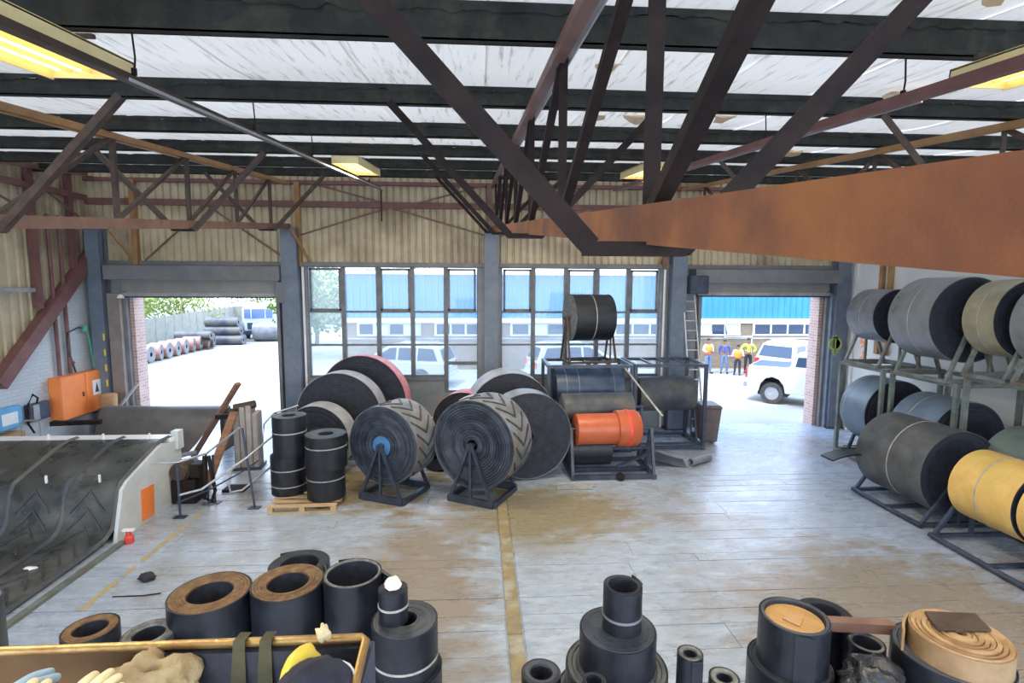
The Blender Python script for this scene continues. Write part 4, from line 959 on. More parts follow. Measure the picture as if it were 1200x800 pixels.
MB().box(.2, .21, -.3, .1, .12, .38).build('box_label', WHITE, bb)
tag(MB().box(0, .3, -.6, .15, 0, .42).build('cardboard_box', CARD, loc=(XL, 12.3, .45), bevel=.01), 'tan box under the light blue box at the left edge', 'box')
tag(MB().tube([(XL + .3, 11.2, .75), (XL + .35, 12.2, .78), (XL + .6, 12.6, .5)], .02, 8).build('black_cable', STEELB, smooth=50), 'black cable arcing from the left edge behind the belt table', 'cable')

# sign on right column / wall
sg = thing('floor_arrow_sign', 'round yellow-green anchor-like sign painted beside the right doorway', 'sign', (10.47, YW - .395, 2.55))
MB().lathe([(.15, -.004), (.21, -.004), (.21, .004), (.15, .004)], 28, AX, close=True).build('ring', LIME, sg)
MB().lathe([(0, .005), (.15, .005), (.15, .008), (0, .008)], 28, AX).build('backing', mat('sign_olive', (.17, .20, .12), None, .6), sg)
MB().box(-.018, .018, -.004, .004, -.3, .28).build('shaft', LIME, sg)
MB().prism([(-.1, -.22), (.1, -.22), (0, -.36)], 'Y', -.004, .004).build('arrow_head', LIME, sg)
MB().box(-.12, .12, -.004, .004, .16, .2).build('cross_bar', LIME, sg)
tag(MB().box(-.01, 0, -.12, .12, 0, .35).box(-.01, 0, -.08, .08, -.35, -.1).build('notice_sticker', mat('orange_sticker', (.8, .3, .15), (.8, .65, .55), .5, scale=9, lo=.45, hi=.55), loc=(XR - .002, 14.35, 2.5)), 'orange and white notice sticker on the right wall above the racks', 'sticker')
ca = thing('socket_conduit', 'thin conduit with a switch box on the right wall', 'conduit', (XR - .03, 15.0, 0))
MB().tube([(0, 0, 1.6), (0, 0, 5.2)], .02, 8).build('pipe', COLW, ca); MB().box(-.06, .02, -.08, .08, 1.4, 1.6).build('switch_box', GREYP, ca)

# ================================================================ FLOOR MARKS / LITTER
for i, (a, b) in enumerate(((6.75, 7.5), (7.58, 7.85), (8.0, 8.95), (9.0, 9.3), (9.42, 9.75))):
    m = MB(); vs = []; n_ = 10
    for k in range(n_):
        yy = a + (b-a)*k/(n_-1); w = .05 + random.uniform(-.02, .01); vs += [(-5.15 - w, yy, .0035), (-5.15 + w + random.uniform(-.02, .01), yy, .0035)]
    m.add(vs, [(2*k, 2*k+1, 2*k+3, 2*k+2) for k in range(n_-1)]).build('yellow_line', YLINE, fl)
def crumple(name, label, cat, loc, s, m, sub=3, seed=1, parent=None, amp=.35):
    bm = bmesh.new(); bmesh.ops.create_icosphere(bm, subdivisions=sub, radius=1)
    for v in bm.verts:
        q = v.co.copy(); k = 1 + amp * noise.noise(q * 1.9 + Vector((seed, 0, 0))) + amp*.6 * noise.noise(q * 4.5 + Vector((0, seed, 0)))
        v.co = Vector((q.x*s[0]*k, q.y*s[1]*k, max(-s[2]*.75, q.z*s[2]*k)))
    me = bpy.data.meshes.new(name); bm.to_mesh(me); bm.free(); me.polygons.foreach_set('use_smooth', [True]*len(me.polygons)); me.materials.append(m)
    o = bpy.data.objects.new(name, me); COL.objects.link(o); o.location = loc
    if parent: o.parent = parent
    elif label: tag(o, label, cat)
    return o
crumple('black_rag', 'small black rag dropped on the floor right of the yellow line', 'rag', (-4.75, 7.45, .05), (.12, .07, .065), BLKF, seed=3)
tag(MB().tube([(-4.95, 7.05, .008), (-4.55, 7.05, .012), (-4.35, 7.1, .008)], .008, 6).build('steel_rod', DARKBR), 'thin dark rod on the floor below the black rag', 'rod')
crumple('paper_scrap', 'white paper scrap lying on the belt at left', 'scrap', (-6.55, 7.75, .07), (.09, .04, .02), WHITE, seed=5)
tag(MB().box(-.22, .22, -.1, .1, 0, .02).build('flat_offcut', DARKBR, loc=(9.9, 13.1, 0)), 'dark flat offcut on the floor by the farthest right rack', 'offcut')

# ================================================================ FOREGROUND ROLLS (stand on the floor below the camera)
fg = dict(wraps=8, d=.006)
STD = standing
STD('standing_belt_roll', 'large black standing roll with a tan cut edge, leftmost of the three big ones', -2.63, 5.05, 0, 1.22, .37, .20, RUB, TANEDGE, wraps=5, d=.004)
STD('standing_belt_roll', 'large black standing roll with a tan edge, middle of the three big ones', -1.91, 5.12, 0, 1.26, .345, .19, RUB, TANEDGE, wraps=5, d=.010, tail=(2.0, .7, .02))
STD('standing_belt_roll', 'large black standing roll with a thin grey edge and wide hollow, right of the three', -1.28, 5.15, 0, 1.32, .285, .25, RUB, GREYEDGE, wraps=2, d=.004, tail=(-.6, .5, .012))
tag(MB().prism([(-1.02, 5.2), (-.78, 4.95), (-.76, 4.98), (-1.0, 5.235)], 'Z', 0, 1.30).build('belt_sheet', RUB), 'upright flat black belt sheet standing right of the three big rolls', 'belt sheet')
STD('standing_belt_roll', 'black roll seen behind the three big rolls, mostly hidden', -2.05, 5.85, 0, 1.05, .33, .2, RUB, RUBF, tail=(1.5, .6, .01), **fg)
STD('standing_belt_roll', 'small tan-edged standing roll left of the big three, above the crate rim', -3.45, 4.62, 0, 1.17, .215, .13, RUB, TANEDGE, wraps=4, d=.004)
STD('standing_belt_roll', 'grey-edged low roll just right of the small tan-edged roll', -3.02, 4.72, 0, 1.03, .22, .13, RUBD, GREYEDGE, **fg)
STD('standing_belt_roll', 'low brown-edged roll tucked against the leftmost big roll', -2.75, 4.32, 0, 1.0, .28, .2, RUB, TANEDGE, **fg)
STD('standing_belt_roll', 'low dark roll at the crate rim, left of the small tan-edged roll', -3.86, 4.2, 0, 1.05, .25, .18, RUB, GREYEDGE, **fg)
STD('standing_belt_roll', 'low dark roll at the crate rim near the left edge', -4.4, 4.3, 0, 1.05, .24, .17, RUB, RUBF, **fg)
STD('standing_belt_roll', 'grey standing roll cut by the left edge of the picture', -4.72, 4.9, 0, 1.28, .24, .09, RUBD, GREYEDGE, **fg)
# stack with the white cap
STD('standing_belt_roll', 'lowest wide black roll under the strapped roll with the white bag', -.68, 4.55, 0, .75, .33, .1, **fg)
STD('standing_belt_roll', 'middle black roll with spiral top, second in the white-bag stack', -.68, 4.55, .751, 1.2, .295, .1, RUB, RUBD, straps=(-.1,), **fg)
STD('standing_belt_roll', 'small strapped black roll on top of the stack, holding the white bag', -.78, 4.55, 1.201, 1.50, .13, .05, RUB, RUBF, straps=(.0,), wraps=4)
wc = crumple('plastic_bag', 'crumpled white plastic bag sitting on the small strapped roll', 'bag', (-.78, 4.55, 1.54), (.075, .075, .06), mat('white_cap_plastic', (.8, .75, .6), (.85, .82, .75), .5, scale=6), seed=8, amp=.2)
# centre pyramid
STD('standing_belt_roll', 'widest bottom roll of the centre stack of black rolls', 1.14, 4.12, 0, .72, .50, .12, RUB, RUBD, **fg)
STD('standing_belt_roll', 'second roll from the bottom in the centre stack, dusty spiral top', 1.16, 4.15, .721, .98, .43, .1, RUB, RUBD, **fg)
STD('standing_belt_roll', 'third roll in the centre stack with fine spiral wraps', 1.18, 4.20, .981, 1.28, .325, .1, RUB, RUBSPIRAL, wraps=14, d=.005)
STD('standing_belt_roll', 'tall narrow top roll of the centre stack with a lifted end', 1.22, 4.22, 1.281, 1.66, .165, .12, RUB, RUBF, wraps=3, tail=(.6, .8, .012), straps=(-.06,), strapm=RUBG)
STD('standing_belt_roll', 'small thick-walled black roll left of the centre stack', .49, 3.95, 0, 1.10, .16, .085, RUB, RUBD, **fg)
STD('standing_belt_roll', 'thin black tube roll in front of the centre stack', .84, 3.59, 0, 1.30, .088, .055, RUB, RUBF, wraps=3)
STD('standing_belt_roll', 'thin black roll with a grey top right of the centre stack', 1.74, 4.0, 0, 1.18, .105, .055, RUB, GREYEDGE, wraps=4, tail=(2.6, .7, .01))
STD('standing_belt_roll', 'small low roll with a grey top, right of the thin grey-topped roll', 1.98, 3.88, 0, 1.05, .12, .06, RUB, GREYEDGE, wraps=4, tail=(1.2, .5, .01))
# right group
STD('standing_belt_roll', 'wide black drum roll under the timber-plugged roll', 2.74, 4.22, 0, .90, .345, .1, **fg)
pr_ = STD('standing_belt_roll', 'black roll plugged with a round tan timber disc, right of centre', 2.76, 4.22, .901, 1.33, .285, .24, RUB, RUBD, wraps=2, tail=(.2, .5, .012))
MB().lathe([(0, .36), (.235, .36), (.235, .39), (0, .39)], 28).build('timber_plug', mat('plug_timber', (.36, .20, .07), (.50, .30, .12), .6, scale=4, stretch=(6, 1, 1)), pr_)
MB().prism([(-.12, -.05), (.06, -.08), (.09, .06), (-.06, .06)], 'Z', .392, .40).build('plug_notch', CARD, pr_)
STD('standing_belt_roll', 'dark drum roll lower in the right corner under the tan wound roll', 3.98, 3.95, 0, 1.14, .42, .1, RUB, RUBD, **fg)
tw = STD('standing_belt_roll', 'tan wound strip roll with an uneven spiral top in the lower right corner', 4.0, 3.9, 1.141, 1.33, .35, .03, mat('tan_strip_side', (.26, .155, .07), (.36, .23, .12), .6, scale=5), mat('tan_strip', (.30, .18, .085), (.46, .30, .16), .6, scale=8), wraps=8, d=.02, tail=(3.5, .8, .02))
tag(MB().prism([(-.24, -.10), (.20, -.14), (.27, .08), (-.15, .13)], 'Z', 0, .018).build('dark_board', STEELBR, loc=(4.05, 4.02, 1.36)), 'dark flat board lying on the tan wound roll in the lower right corner', 'board')
tag(MB().bar((3.05, 4.45, 1.10), (3.75, 4.30, 1.13), .10, .09).build('steel_bar', PINKST), 'steel bar spanning between the plugged roll and the lower right roll', 'bar')
STD('standing_belt_roll', 'black roll lying low behind the steel bar in the lower right', 3.35, 4.66, 0, 1.055, .24, .14, RUB, RUBF, **fg)
crumple('plastic_bundle', 'crumpled shiny black plastic bundle right of the plugged roll', 'plastic bundle', (3.22, 3.86, .97), (.25, .2, .19), OIL, seed=11, sub=4, amp=.5)
STD('standing_belt_roll', 'black roll holding up the crumpled plastic bundle', 3.25, 3.86, 0, .84, .22, .1, **fg)
STD('standing_belt_roll', 'dark standing roll in front of the steel bar, grey rim on top', 3.46, 4.24, 0, 1.04, .15, .11, RUB, GREYEDGE, **fg)

# ================================================================ CRATE WITH GLOVES, close to the camera
cr = thing('parts_crate', 'crate with a worn brass-coloured pipe rim in the lower left corner', 'crate', (0, 0, 0))
ZR = 3.50
def crate_y(x): return 1.0
P = [(-1.35, 1.0), (-.225, 1.0), (-.205, .60)]
MB().tube([(P[0][0], P[0][1], ZR), (P[1][0] - .01, P[1][1], ZR + .004), (P[1][0], P[1][1] - .01, ZR + .004), (P[2][0], P[2][1], ZR)], .0085, 12).build('pipe_rim', BRASS, cr, smooth=50)
MB().box(-1.35, -.225, 1.0, 1.012, 3.0, ZR - .004).build('back_board', mat('dark_cardboard', (.10, .05, .018), (.16, .085, .03), .8, scale=6), cr)
MB().box(-.222, -.21, .55, 1.0, 3.0, ZR - .004).build('side_board', STEELB, cr)
MB().box(-1.35, -.21, .5, 1.012, 2.98, 3.0).build('bottom_board', CARD, cr)
MB().box(-.62, -.23, .985, .999, 3.05, ZR - .008).build('dark_liner', BLKF, cr)
for k in range(16):
    x = -1.25 + k*.068; MB().box(x, x + .03, .986, 1.0, 3.3 + .02*(k % 2), 3.30 + .021*(k % 2) + .003).build('fluting', CARD, cr)
tag(MB().box(-1.5, 2.6, -1.0, 1.2, 2.5, 2.62).build('balcony_floor', GREYP), 'grey balcony slab under the crate and the camera', 'balcony')
tag(MB().box(-1.4, -.15, .45, 1.08, 2.62, 2.975).build('packing_case', CARD, bevel=.01), 'plain brown packing case carrying the pipe-rimmed crate', 'case')
# contents filling the crate bottom
crumple('work_cloth', 'crumpled beige work cloth hanging over the crate rim', 'cloth', (-.615, .95, 3.435), (.080, .06, .075), CLOTH, sub=4, seed=21, amp=.45)
for k, x in enumerate((-.465, -.415)):
    tag(MB().add([(x - .011, 1.018, 3.512), (x + .011, 1.018, 3.512), (x - .011, .985, 3.516), (x + .011, .985, 3.516), (x - .016, .975, 3.42), (x + .014, .975, 3.42), (x - .02, .96, 3.32), (x + .012, .96, 3.32)],
                 [(0, 1, 3, 2), (2, 3, 5, 4), (4, 5, 7, 6)]).build('cloth_strap', mat('olive_strap%d' % k, (.05, .045, .02), (.09, .08, .035), .8, scale=20)), ('left' if k == 0 else 'right') + ' olive cloth strap draped over the crate rim', 'strap')
def glove(label, loc, rz, m, s=1.0, rx=-.5):
    t = thing('work_glove', label, 'glove', loc, rz); t.rotation_euler = (rx, 0, rz)
    me = bpy.data.meshes.new('glove'); pts = []; ed = []; rad = []
    def addp(p, r, par=None):
        pts.append(Vector(p) * s); rad.append(r * s)
        if par is not None: ed.append((par, len(pts)-1))
        return len(pts)-1
    w = addp((0, -.07, 0), .03); c = addp((0, -.02, 0), .036, w); pm = addp((0, .03, 0), .034, c)
    for x, L in ((-.033, .062), (-.011, .075), (.011, .070), (.032, .055)):
        a = addp((x, .045, .002), .0125, pm); b = addp((x*1.15, .045 + L*.5, .006), .012, a); addp((x*1.25, .045 + L, -.004), .0105, b)
    a = addp((.045, -.005, 0), .014, c); addp((.066, .03, .004), .0115, a)
    me.from_pydata(pts, ed, []); o = bpy.data.objects.new('glove', me); COL.objects.link(o)
    md = o.modifiers.new('s', 'SKIN'); sv = me.skin_vertices[0].data
    for i, r in enumerate(rad): sv[i].radius = (r, r * .75)
    sv[0].use_root = True
    o.modifiers.new('u', 'SUBSURF').levels = 2; o.modifiers['u'].render_levels = 2
    dg = bpy.context.evaluated_depsgraph_get(); nm = bpy.data.meshes.new_from_object(o.evaluated_get(dg)); bpy.data.objects.remove(o)
    nm.polygons.foreach_set('use_smooth', [True]*len(nm.polygons)); nm.materials.clear(); nm.materials.append(m)
    g = bpy.data.objects.new('glove_body', nm); COL.objects.link(g); g.parent = t
    MB().lathe([(.030*s, -.075*s), (.034*s, -.075*s), (.036*s, -.1*s), (.032*s, -.1*s)], 20, Matrix.Rotation(-pi/2, 4, 'X'), close=True).build('cuff', m, t, smooth=50)
    return t
glove('cream work glove with fingertips showing at the bottom edge', (-.665, .81, 3.50), radians(-20), GLOVE, .85, rx=.3)
glove('second cream work glove, nearer the left corner', (-.745, .80, 3.495), radians(5), GLOVE, .85, rx=.3)
glove('pale blue work glove at the lower left corner', (-.83, .85, 3.49), radians(-60), GLOVEB, .95, rx=.2)
# cap/bag
cp = thing('navy_cap', 'navy cap with white piping and a yellow lining tossed in the crate', 'cap', (-.285, .86, 3.46), radians(-35))
cp.rotation_euler = (radians(25), radians(-10), radians(-30))
pr2 = [(0, .095)] + [(.072*sin(a), .095*cos(a)) for a in [pi/2*i/8 for i in range(1, 9)]]
MB().lathe(pr2, 28, Matrix.Diagonal((1, 1.2, 1, 1)), jit=.008).build('crown', NAVY, cp, smooth=60)
vs = []; fs = []
for i in range(13):
    a = pi + pi*i/12
    for r, z in ((.07, 0), (.095, -.006), (.115, -.02)): vs.append((r*cos(a), r*1.15*sin(a) - .01, z))
for i in range(12):
    for j in range(2): o = 3*i + j; fs.append((o, o+3, o+4, o+1))
MB().add(vs, fs).build('peak', NAVY, cp, smooth=60)
MB().tube([(.074*cos(a), .074*1.2*sin(a), .012) for a in [2*pi*i/24 for i in range(24)]], .0025, 6).build('piping', WHITE, cp, smooth=60)
MB().tube([(.116*cos(pi + pi*i/12), .116*1.15*sin(pi + pi*i/12) - .01, -.02) for i in range(13)], .0035, 6).build('piping', WHITE, cp, smooth=60)
crumple('yellow_lining', None, None, (-.045, .045, .045), (.024, .042, .036), YELP, seed=2, parent=cp, amp=.15)
crumple('paper_wad', 'small crumpled cream paper wad on the crate rim beside the cap', 'paper', (-.305, .985, 3.525), (.013, .012, .016), GLOVE, seed=13, amp=.6)
crumple('dark_jacket', 'dark folded jacket bulging in the right end of the crate', 'jacket', (-.36, .80, 3.31), (.16, .17, .1), BLKF, sub=4, seed=31)
crumple('brown_sack', 'brown sack lying in the left part of the crate', 'sack', (-.85, .82, 3.22), (.38, .15, .10), CARD, sub=4, seed=41, amp=.2)

# ================================================================ OUTSIDE
tag(MB().box(-90, 90, YW + .25, 120, -.3, -.02).build('yard_ground', YARD), kind='structure')
tag(MB().box(-90, 90, -40, -4, -.3, -.03).box(-90, XL - .5, -4, YW + .25, -.3, -.03).box(XR + .5, 90, -4, YW + .25, -.3, -.03).build('side_ground', YARD), kind='structure')
# opposite building
ob = thing('opposite_building', 'long brick workshop with a bright blue upper wall across the yard', 'building', (0, 0, 0))
BX0, BX1, BY = -6.6, 34, 26.6
MB().box(BX0, BX1, BY, BY + 9, -.1, 2.45).build('brick_wall', BRICKB, ob)
MB().box(BX0 - .1, BX1, BY - .18, BY, 2.36, 2.58).build('gutter', WHITE, ob)
corrugated(BX0, BX1, 2.55, 4.75, BY - .06, .32, .05).build('blue_cladding', BLUEC, ob)
MB().box(BX0 - .1, BX1, BY - .2, BY + 9, 4.75, 4.9).build('roof_edge', WHITE, ob)
x = BX0 + .6; k = 0
while x < BX1 - 3:
    w = random.choice((3.0, 3.6)); fr = MB().box(x - .06, x + w + .06, BY - .06, BY - .001, 1.70, 2.34).build('window', WHITE, ob)
    nn = 4
    for i in range(nn):
        a, b = x + w*i/nn + .05, x + w*(i+1)/nn - .05
        pn = MB().box(a, b, BY - .075, BY - .062, 1.78, 2.28).build('pane', CARGL, fr)
        if i % 2 == 1 and k % 2 == 0:
            MB().add([(a-.03, BY - .09, 2.3), (b+.03, BY - .09, 2.3), (b+.03, BY - .32, 1.76), (a-.03, BY - .32, 1.76)], [(0,1,2,3)]).build('open_casement', mat('pale_glass%d_%d' % (k, i), (.35, .55, .80), None, .15), fr)
    x += w + .8; k += 1
MB().box(BX0, BX1, BY - .04, BY, 1.52, 1.60).build('sill_course', PALERIM, ob)

# vehicles ------------------------------------------------------
def wheel(t, x, y, r, w):
    Mw = Matrix.Translation((x, y, r)) @ Matrix.Rotation(pi/2, 4, 'X')
    o = MB().lathe([(r*.62, -w/2), (r*.95, -w/2), (r, -w/2 + .03), (r, w/2 - .03), (r*.95, w/2), (r*.62, w/2)], 28, Mw, close=True).build('wheel', TYRE, t, smooth=40)
    MB().lathe([(0, -w*.3), (r*.2, -w*.42), (r*.62, -w*.38), (r*.62, w*.38), (r*.2, w*.42), (0, w*.3)], 20, Mw).build('rim', RIM, o, smooth=40)
def shell(prof, y, top, inset=.12):
    """car body prism: side outline in XZ, extruded across Y with the part above the belt line leaning in"""
    vs = []; n_ = len(prof); fs = []
    for s, f in ((-1, 1), (1, 1)):
        for x, z in prof:
            k = max(0, z - top) * inset / .6; vs.append((x, s * (y - k), z))
    fs = [tuple(range(n_)), tuple(range(n_, 2*n_))[::-1]] + [(i, (i+1) % n_, n_ + (i+1) % n_, n_ + i) for i in range(n_)]
    return MB().add(vs, fs)
def arch(cx, r, z0, n_=7, rev=False):
    pts = [(cx + r*cos(pi - pi*i/(n_-1)), z0 + r*sin(pi*i/(n_-1))) for i in range(n_)]
    return pts
def pickup(label, loc, head):
    t = thing('pickup_truck', label, 'pickup', loc, head)      # local +X forward, origin at the rear axle centre
    low = [(-.84, .45)] + arch(0, .44, .34) + arch(3.05, .44, .34) + [(3.85, .42), (3.92, .75), (3.8, 1.0), (2.75, 1.12), (-.80, 1.08), (-.86, .8)]
    shell(low, .88, 1.3).build('body', CARW, t, bevel=.012)
    cab = [(.55, 1.06), (.62, 1.62), (.85, 1.70), (1.85, 1.70), (2.65, 1.12)]
    shell(cab, .86, 1.1, .16).build('cab', CARW, t, bevel=.02)
    MB().box(-.5, .5, -.7, .7, .28, .78).box(2.6, 3.5, -.7, .7, .28, .78).build('wheel_well', BLKF, t)
    tall = lambda z: z * 1.27 if z <= 1.06 else 1.346 + (z - 1.06) * .78
    def side(poly, name, m, off):
        for s in (-1, 1):
            vs = [(x, s*(.865 + off - max(0, z-1.1)*.16/.6), z) for x, z in poly] + [(x, s*(.85 + off - max(0, z-1.1)*.16/.6), z) for x, z in poly]
            n_ = len(poly); MB().add(vs, [tuple(range(n_)), tuple(range(n_, 2*n_))[::-1]] + [(i, (i+1) % n_, n_+(i+1) % n_, n_+i) for i in range(n_)]).build(name, m, t)
    side([(.72, 1.16), (.78, 1.58), (1.15, 1.60), (1.15, 1.16)], 'side_window', CARGL, .004)
    side([(1.25, 1.16), (1.25, 1.60), (1.80, 1.60), (2.35, 1.16)], 'side_window', CARGL, .004)
    MB().add([(.545, -.7, 1.2), (.545, .7, 1.2), (.60, .62, 1.58), (.60, -.62, 1.58)], [(0,1,2,3)]).build('rear_window', CARGL, t)
    MB().add([(1.93, -.66, 1.67), (1.93, .66, 1.67), (2.62, .76, 1.17), (2.62, -.76, 1.17)], [(0,1,2,3)]).build('windscreen', CARGL, t)
    MB().box(-.72, .5, -.78, .78, 1.079, 1.10).build('load_bed', STEELB, t)
    MB().box(-.98, -.84, -.85, .85, .42, .60).build('bumper', RIM, t, bevel=.02)
    MB().box(3.9, 4.02, -.86, .86, .40, .64).build('bumper', CARW, t, bevel=.03)
    for s in (-1, 1):
        MB().box(-.90, -.86, s*.86 - .06, s*.86 + .02 if s > 0 else s*.86 + .06, .72, 1.0).build('tail_light', TAILR, t)
        MB().box(1.9, 2.02, s*.98 - .1, s*.98 + .1, 1.12, 1.28).build('mirror', CARW, t, bevel=.02)
        MB().box(1.35, 1.5, s*.885 - .01, s*.885 + .01, .95, .98).build('door_handle', RIM, t)
        for x in (0, 3.05): wheel(t, x, s*.755, .385, .23)
    for ch in t.children:
        if ch.name.startswith('wheel'): continue
        for v in ch.data.vertices: v.co.z = tall(v.co.z)
    return t
hd = atan2(-.64, .77); fwd = Vector((cos(hd), sin(hd), 0)); lft = Vector((-sin(hd), cos(hd), 0))
pc = Vector((10.56, 18.3, -.02)) + lft * .88
pickup('white pickup truck parked outside the right doorway, its tail towards it', tuple(pc), hd)
def suv(label, loc, head):
    t = thing('estate_car', label, 'car', loc, head)
    low = [(-.95, .40)] + arch(0, .42, .40) + arch(2.75, .42, .40) + [(3.6, .38), (3.68, .7), (3.5, .98), (2.6, 1.08), (-.98, 1.05), (-1.02, .7)]
    shell(low, .92, 1.3).build('body', CARW, t, bevel=.012)
    cab = [(-.98, 1.04), (-.72, 1.66), (-.4, 1.76), (1.4, 1.76), (2.5, 1.07)]
    shell(cab, .90, 1.1, .18).build('cabin', CARW, t, bevel=.02)
    MB().add([(-.965, -.76, 1.12), (-.965, .76, 1.12), (-.755, .66, 1.60), (-.755, -.66, 1.60)], [(0,1,2,3)]).build('rear_window', CARGL, t)
    MB().add([(1.47, -.66, 1.72), (1.47, .66, 1.72), (2.45, .78, 1.12), (2.45, -.78, 1.12)], [(0,1,2,3)]).build('windscreen', CARGL, t)
    for s in (-1, 1):
        for poly in ([(-.72, 1.15), (-.5, 1.62), (.15, 1.64), (.15, 1.15)], [(.25, 1.15), (.25, 1.64), (1.0, 1.64), (1.0, 1.15)], [(1.1, 1.15), (1.1, 1.64), (1.4, 1.62), (2.15, 1.15)]):
            vs = [(x, s*(.909 - max(0, z-1.1)*.18/.6), z) for x, z in poly]; MB().add(vs, [tuple(range(4))]).build('side_window', CARGL, t)
        MB().box(-1.04, -.99, s*.80 - .1, s*.80 + .1, .78, 1.02).build('tail_light', TAILR, t)
        for x in (0, 2.75): wheel(t, x, s*.8, .36, .22)
        MB().bar((-.3, s*.6, 1.80), (1.3, s*.6, 1.80), .04, .03).build('roof_rail', RIM, t)
    MB().box(-1.08, -.96, -.88, .88, .38, .60).build('bumper', CARW, t, bevel=.02)
    MB().box(-1.03, -1.01, -.26, .26, .82, .93).build('number_plate', WHITE, t)
    return t
h2 = atan2(.8, .6); 
suv('white estate car seen from behind, parked beyond the pickup truck', (14.0, 23.2, -.02), radians(30))
suv('white car parked across the yard, seen through the left window', (-2.2, 22.6, -.02), radians(165))
suv('white car seen low through the right window behind the centre rack', (3.2, 22.8, -.02), radians(10))

# people --------------------------------------------------------
def skinned(name, chains, m, parent, sub=2):
    """chains: list of lists of (point, radius) ; first point of later chains may be an int index into the vertex list"""
    pts = []; ed = []; rad = []
    for ch in chains:
        prev = None
        for c in ch:
            if isinstance(c, int): prev = c; continue
            pts.append(Vector(c[0])); rad.append(c[1])
            if prev is not None: ed.append((prev, len(pts)-1))
            prev = len(pts)-1
    me = bpy.data.meshes.new(name); me.from_pydata(pts, ed, []); o = bpy.data.objects.new(name, me); COL.objects.link(o)
    o.modifiers.new('s', 'SKIN'); sv = me.skin_vertices[0].data
    for i, r in enumerate(rad): sv[i].radius = r if isinstance(r, tuple) else (r, r)
    sv[0].use_root = True
    u = o.modifiers.new('u', 'SUBSURF'); u.levels = sub; u.render_levels = sub
    dg = bpy.context.evaluated_depsgraph_get(); nm = bpy.data.meshes.new_from_object(o.evaluated_get(dg)); bpy.data.objects.remove(o)
    nm.name = name; nm.polygons.foreach_set('use_smooth', [True]*len(nm.polygons)); nm.materials.clear(); nm.materials.append(m)
    g = bpy.data.objects.new(name, nm); COL.objects.link(g); g.parent = parent; return g
def person(label, loc, rz, h, top, vest, legs, pose):
    t = thing('person', label, 'person', loc, rz); t.scale = (h/1.75,)*3
    # joints, facing -Y
    pel = (0, 0, .95); wa = (0, .0, 1.10); ch = (0, .01, 1.30); nk = (0, .01, 1.47); hd_ = (0, -.01, 1.56); ht = (0, -.005, 1.72)
    if pose == 'front': arms = [[(-.19, 0, 1.41), (-.27, .02, 1.14), (-.14, -.16, 1.05), (-.04, -.20, 1.07)], [(.19, 0, 1.41), (.27, .02, 1.14), (.14, -.17, 1.08), (.05, -.22, 1.12)]]
    elif pose == 'hips': arms = [[(-.19, 0, 1.41), (-.36, .04, 1.18), (-.20, -.02, 1.0), (-.15, -.07, .98)], [(.19, 0, 1.41), (.36, .04, 1.18), (.20, -.02, 1.0), (.15, -.07, .98)]]
    else: arms = [[(-.19, 0, 1.41), (-.25, .02, 1.13), (-.25, -.05, .88), (-.25, -.07, .79)], [(.19, 0, 1.41), (.25, .02, 1.13), (.24, -.05, .88), (.24, -.07, .79)]]
    legp = [[(-.09, 0, .90), (-.11, -.02, .50), (-.12, .01, .09), (-.13, -.13, .04)], [(.09, 0, .90), (.12, -.02, .50), (.14, .01, .09), (.16, -.13, .04)]]
    C = [[(pel, (.13, .10)), (wa, (.12, .095)), (ch, (.145, .105)), (nk, (.052, .052)), (hd_, (.07, .082)), (ht, (.062, .075))]]
    for l_ in legp: C.append([0, (l_[0], .085), (l_[1], .055), (l_[2], .035), (l_[3], (.035, .025))])
    idx = 6 + 8
    for a in arms:
        s = -1 if a[0][0] < 0 else 1
        C.append([2, (a[0], .055), (a[1], .04), (a[2], .028), (a[3], (.034, .018))]); hi = idx + 3; idx += 4
        w, hnd = Vector(a[2]), Vector(a[3]); d = (hnd - w).normalized(); sd = Vector((s, 0, 0)) if abs(d.x) < .7 else Vector((0, 0, 1))
        for k, L in ((-.026, .06), (-.009, .07), (.009, .066), (.026, .05)):
            b = hnd + d*.03 + sd*k; C.append([hi, (tuple(b), .008), (tuple(b + d*L*.6), .008), (tuple(b + d*L + Vector((0, -.012, 0))), .007)]); idx += 3
        b = w + d*.03 - sd*.035; C.append([hi, (tuple(b), .010), (tuple(b + d*.045 - sd*.015), .008)]); idx += 2
    body = skinned('body', C, SKIN, t)
    # face
    MB().lathe([(0, 0), (.012, .0), (.018, -.03), (0, -.035)], 8, Matrix.Translation((0, -.092, 1.615))).build('nose', SKIN, body)
    for s in (-1, 1): MB().lathe([(0, -.008), (.009, -.004), (.009, .004), (0, .008)], 8, Matrix.Translation((s*.028, -.083, 1.635))).build('eye', HAIR, body); MB().box(s*.072 - .008, s*.072 + .008, -.015, .02, 1.59, 1.645).build('ear', SKIN, body)
    MB().box(-.022, .022, -.088, -.078, 1.565, 1.573).build('mouth', TAILR, body)
    MB().lathe([(0, 1.745)] + [(.088*sin(a), 1.655 + .09*cos(a)) for a in (.3, .6, .9, 1.2, 1.5)] + [(.08, 1.64)], 16, Matrix.Translation((0, .008, 0))).build('hair', HAIR, t, smooth=60)
    # clothes
    skinned('trousers', [[((0, 0, 1.02), (.138, .108)), ((0, 0, .93), (.145, .115))]] + [[1, (l_[0], .10), (l_[1], .072), ((l_[2][0], l_[2][1], .10), .058)] for l_ in legp], legs, t)
    skinned('shirt', [[((0, .005, .98), (.145, .115)), (wa, (.14, .11)), (ch, (.162, .12)), ((0, .01, 1.44), (.075, .07))]] + [[2, (a[0], .07), (tuple(Vector(a[0]).lerp(Vector(a[1]), .95)), .055), (tuple(Vector(a[1]).lerp(Vector(a[2]), .8)), .042)] for a in arms], top, t)
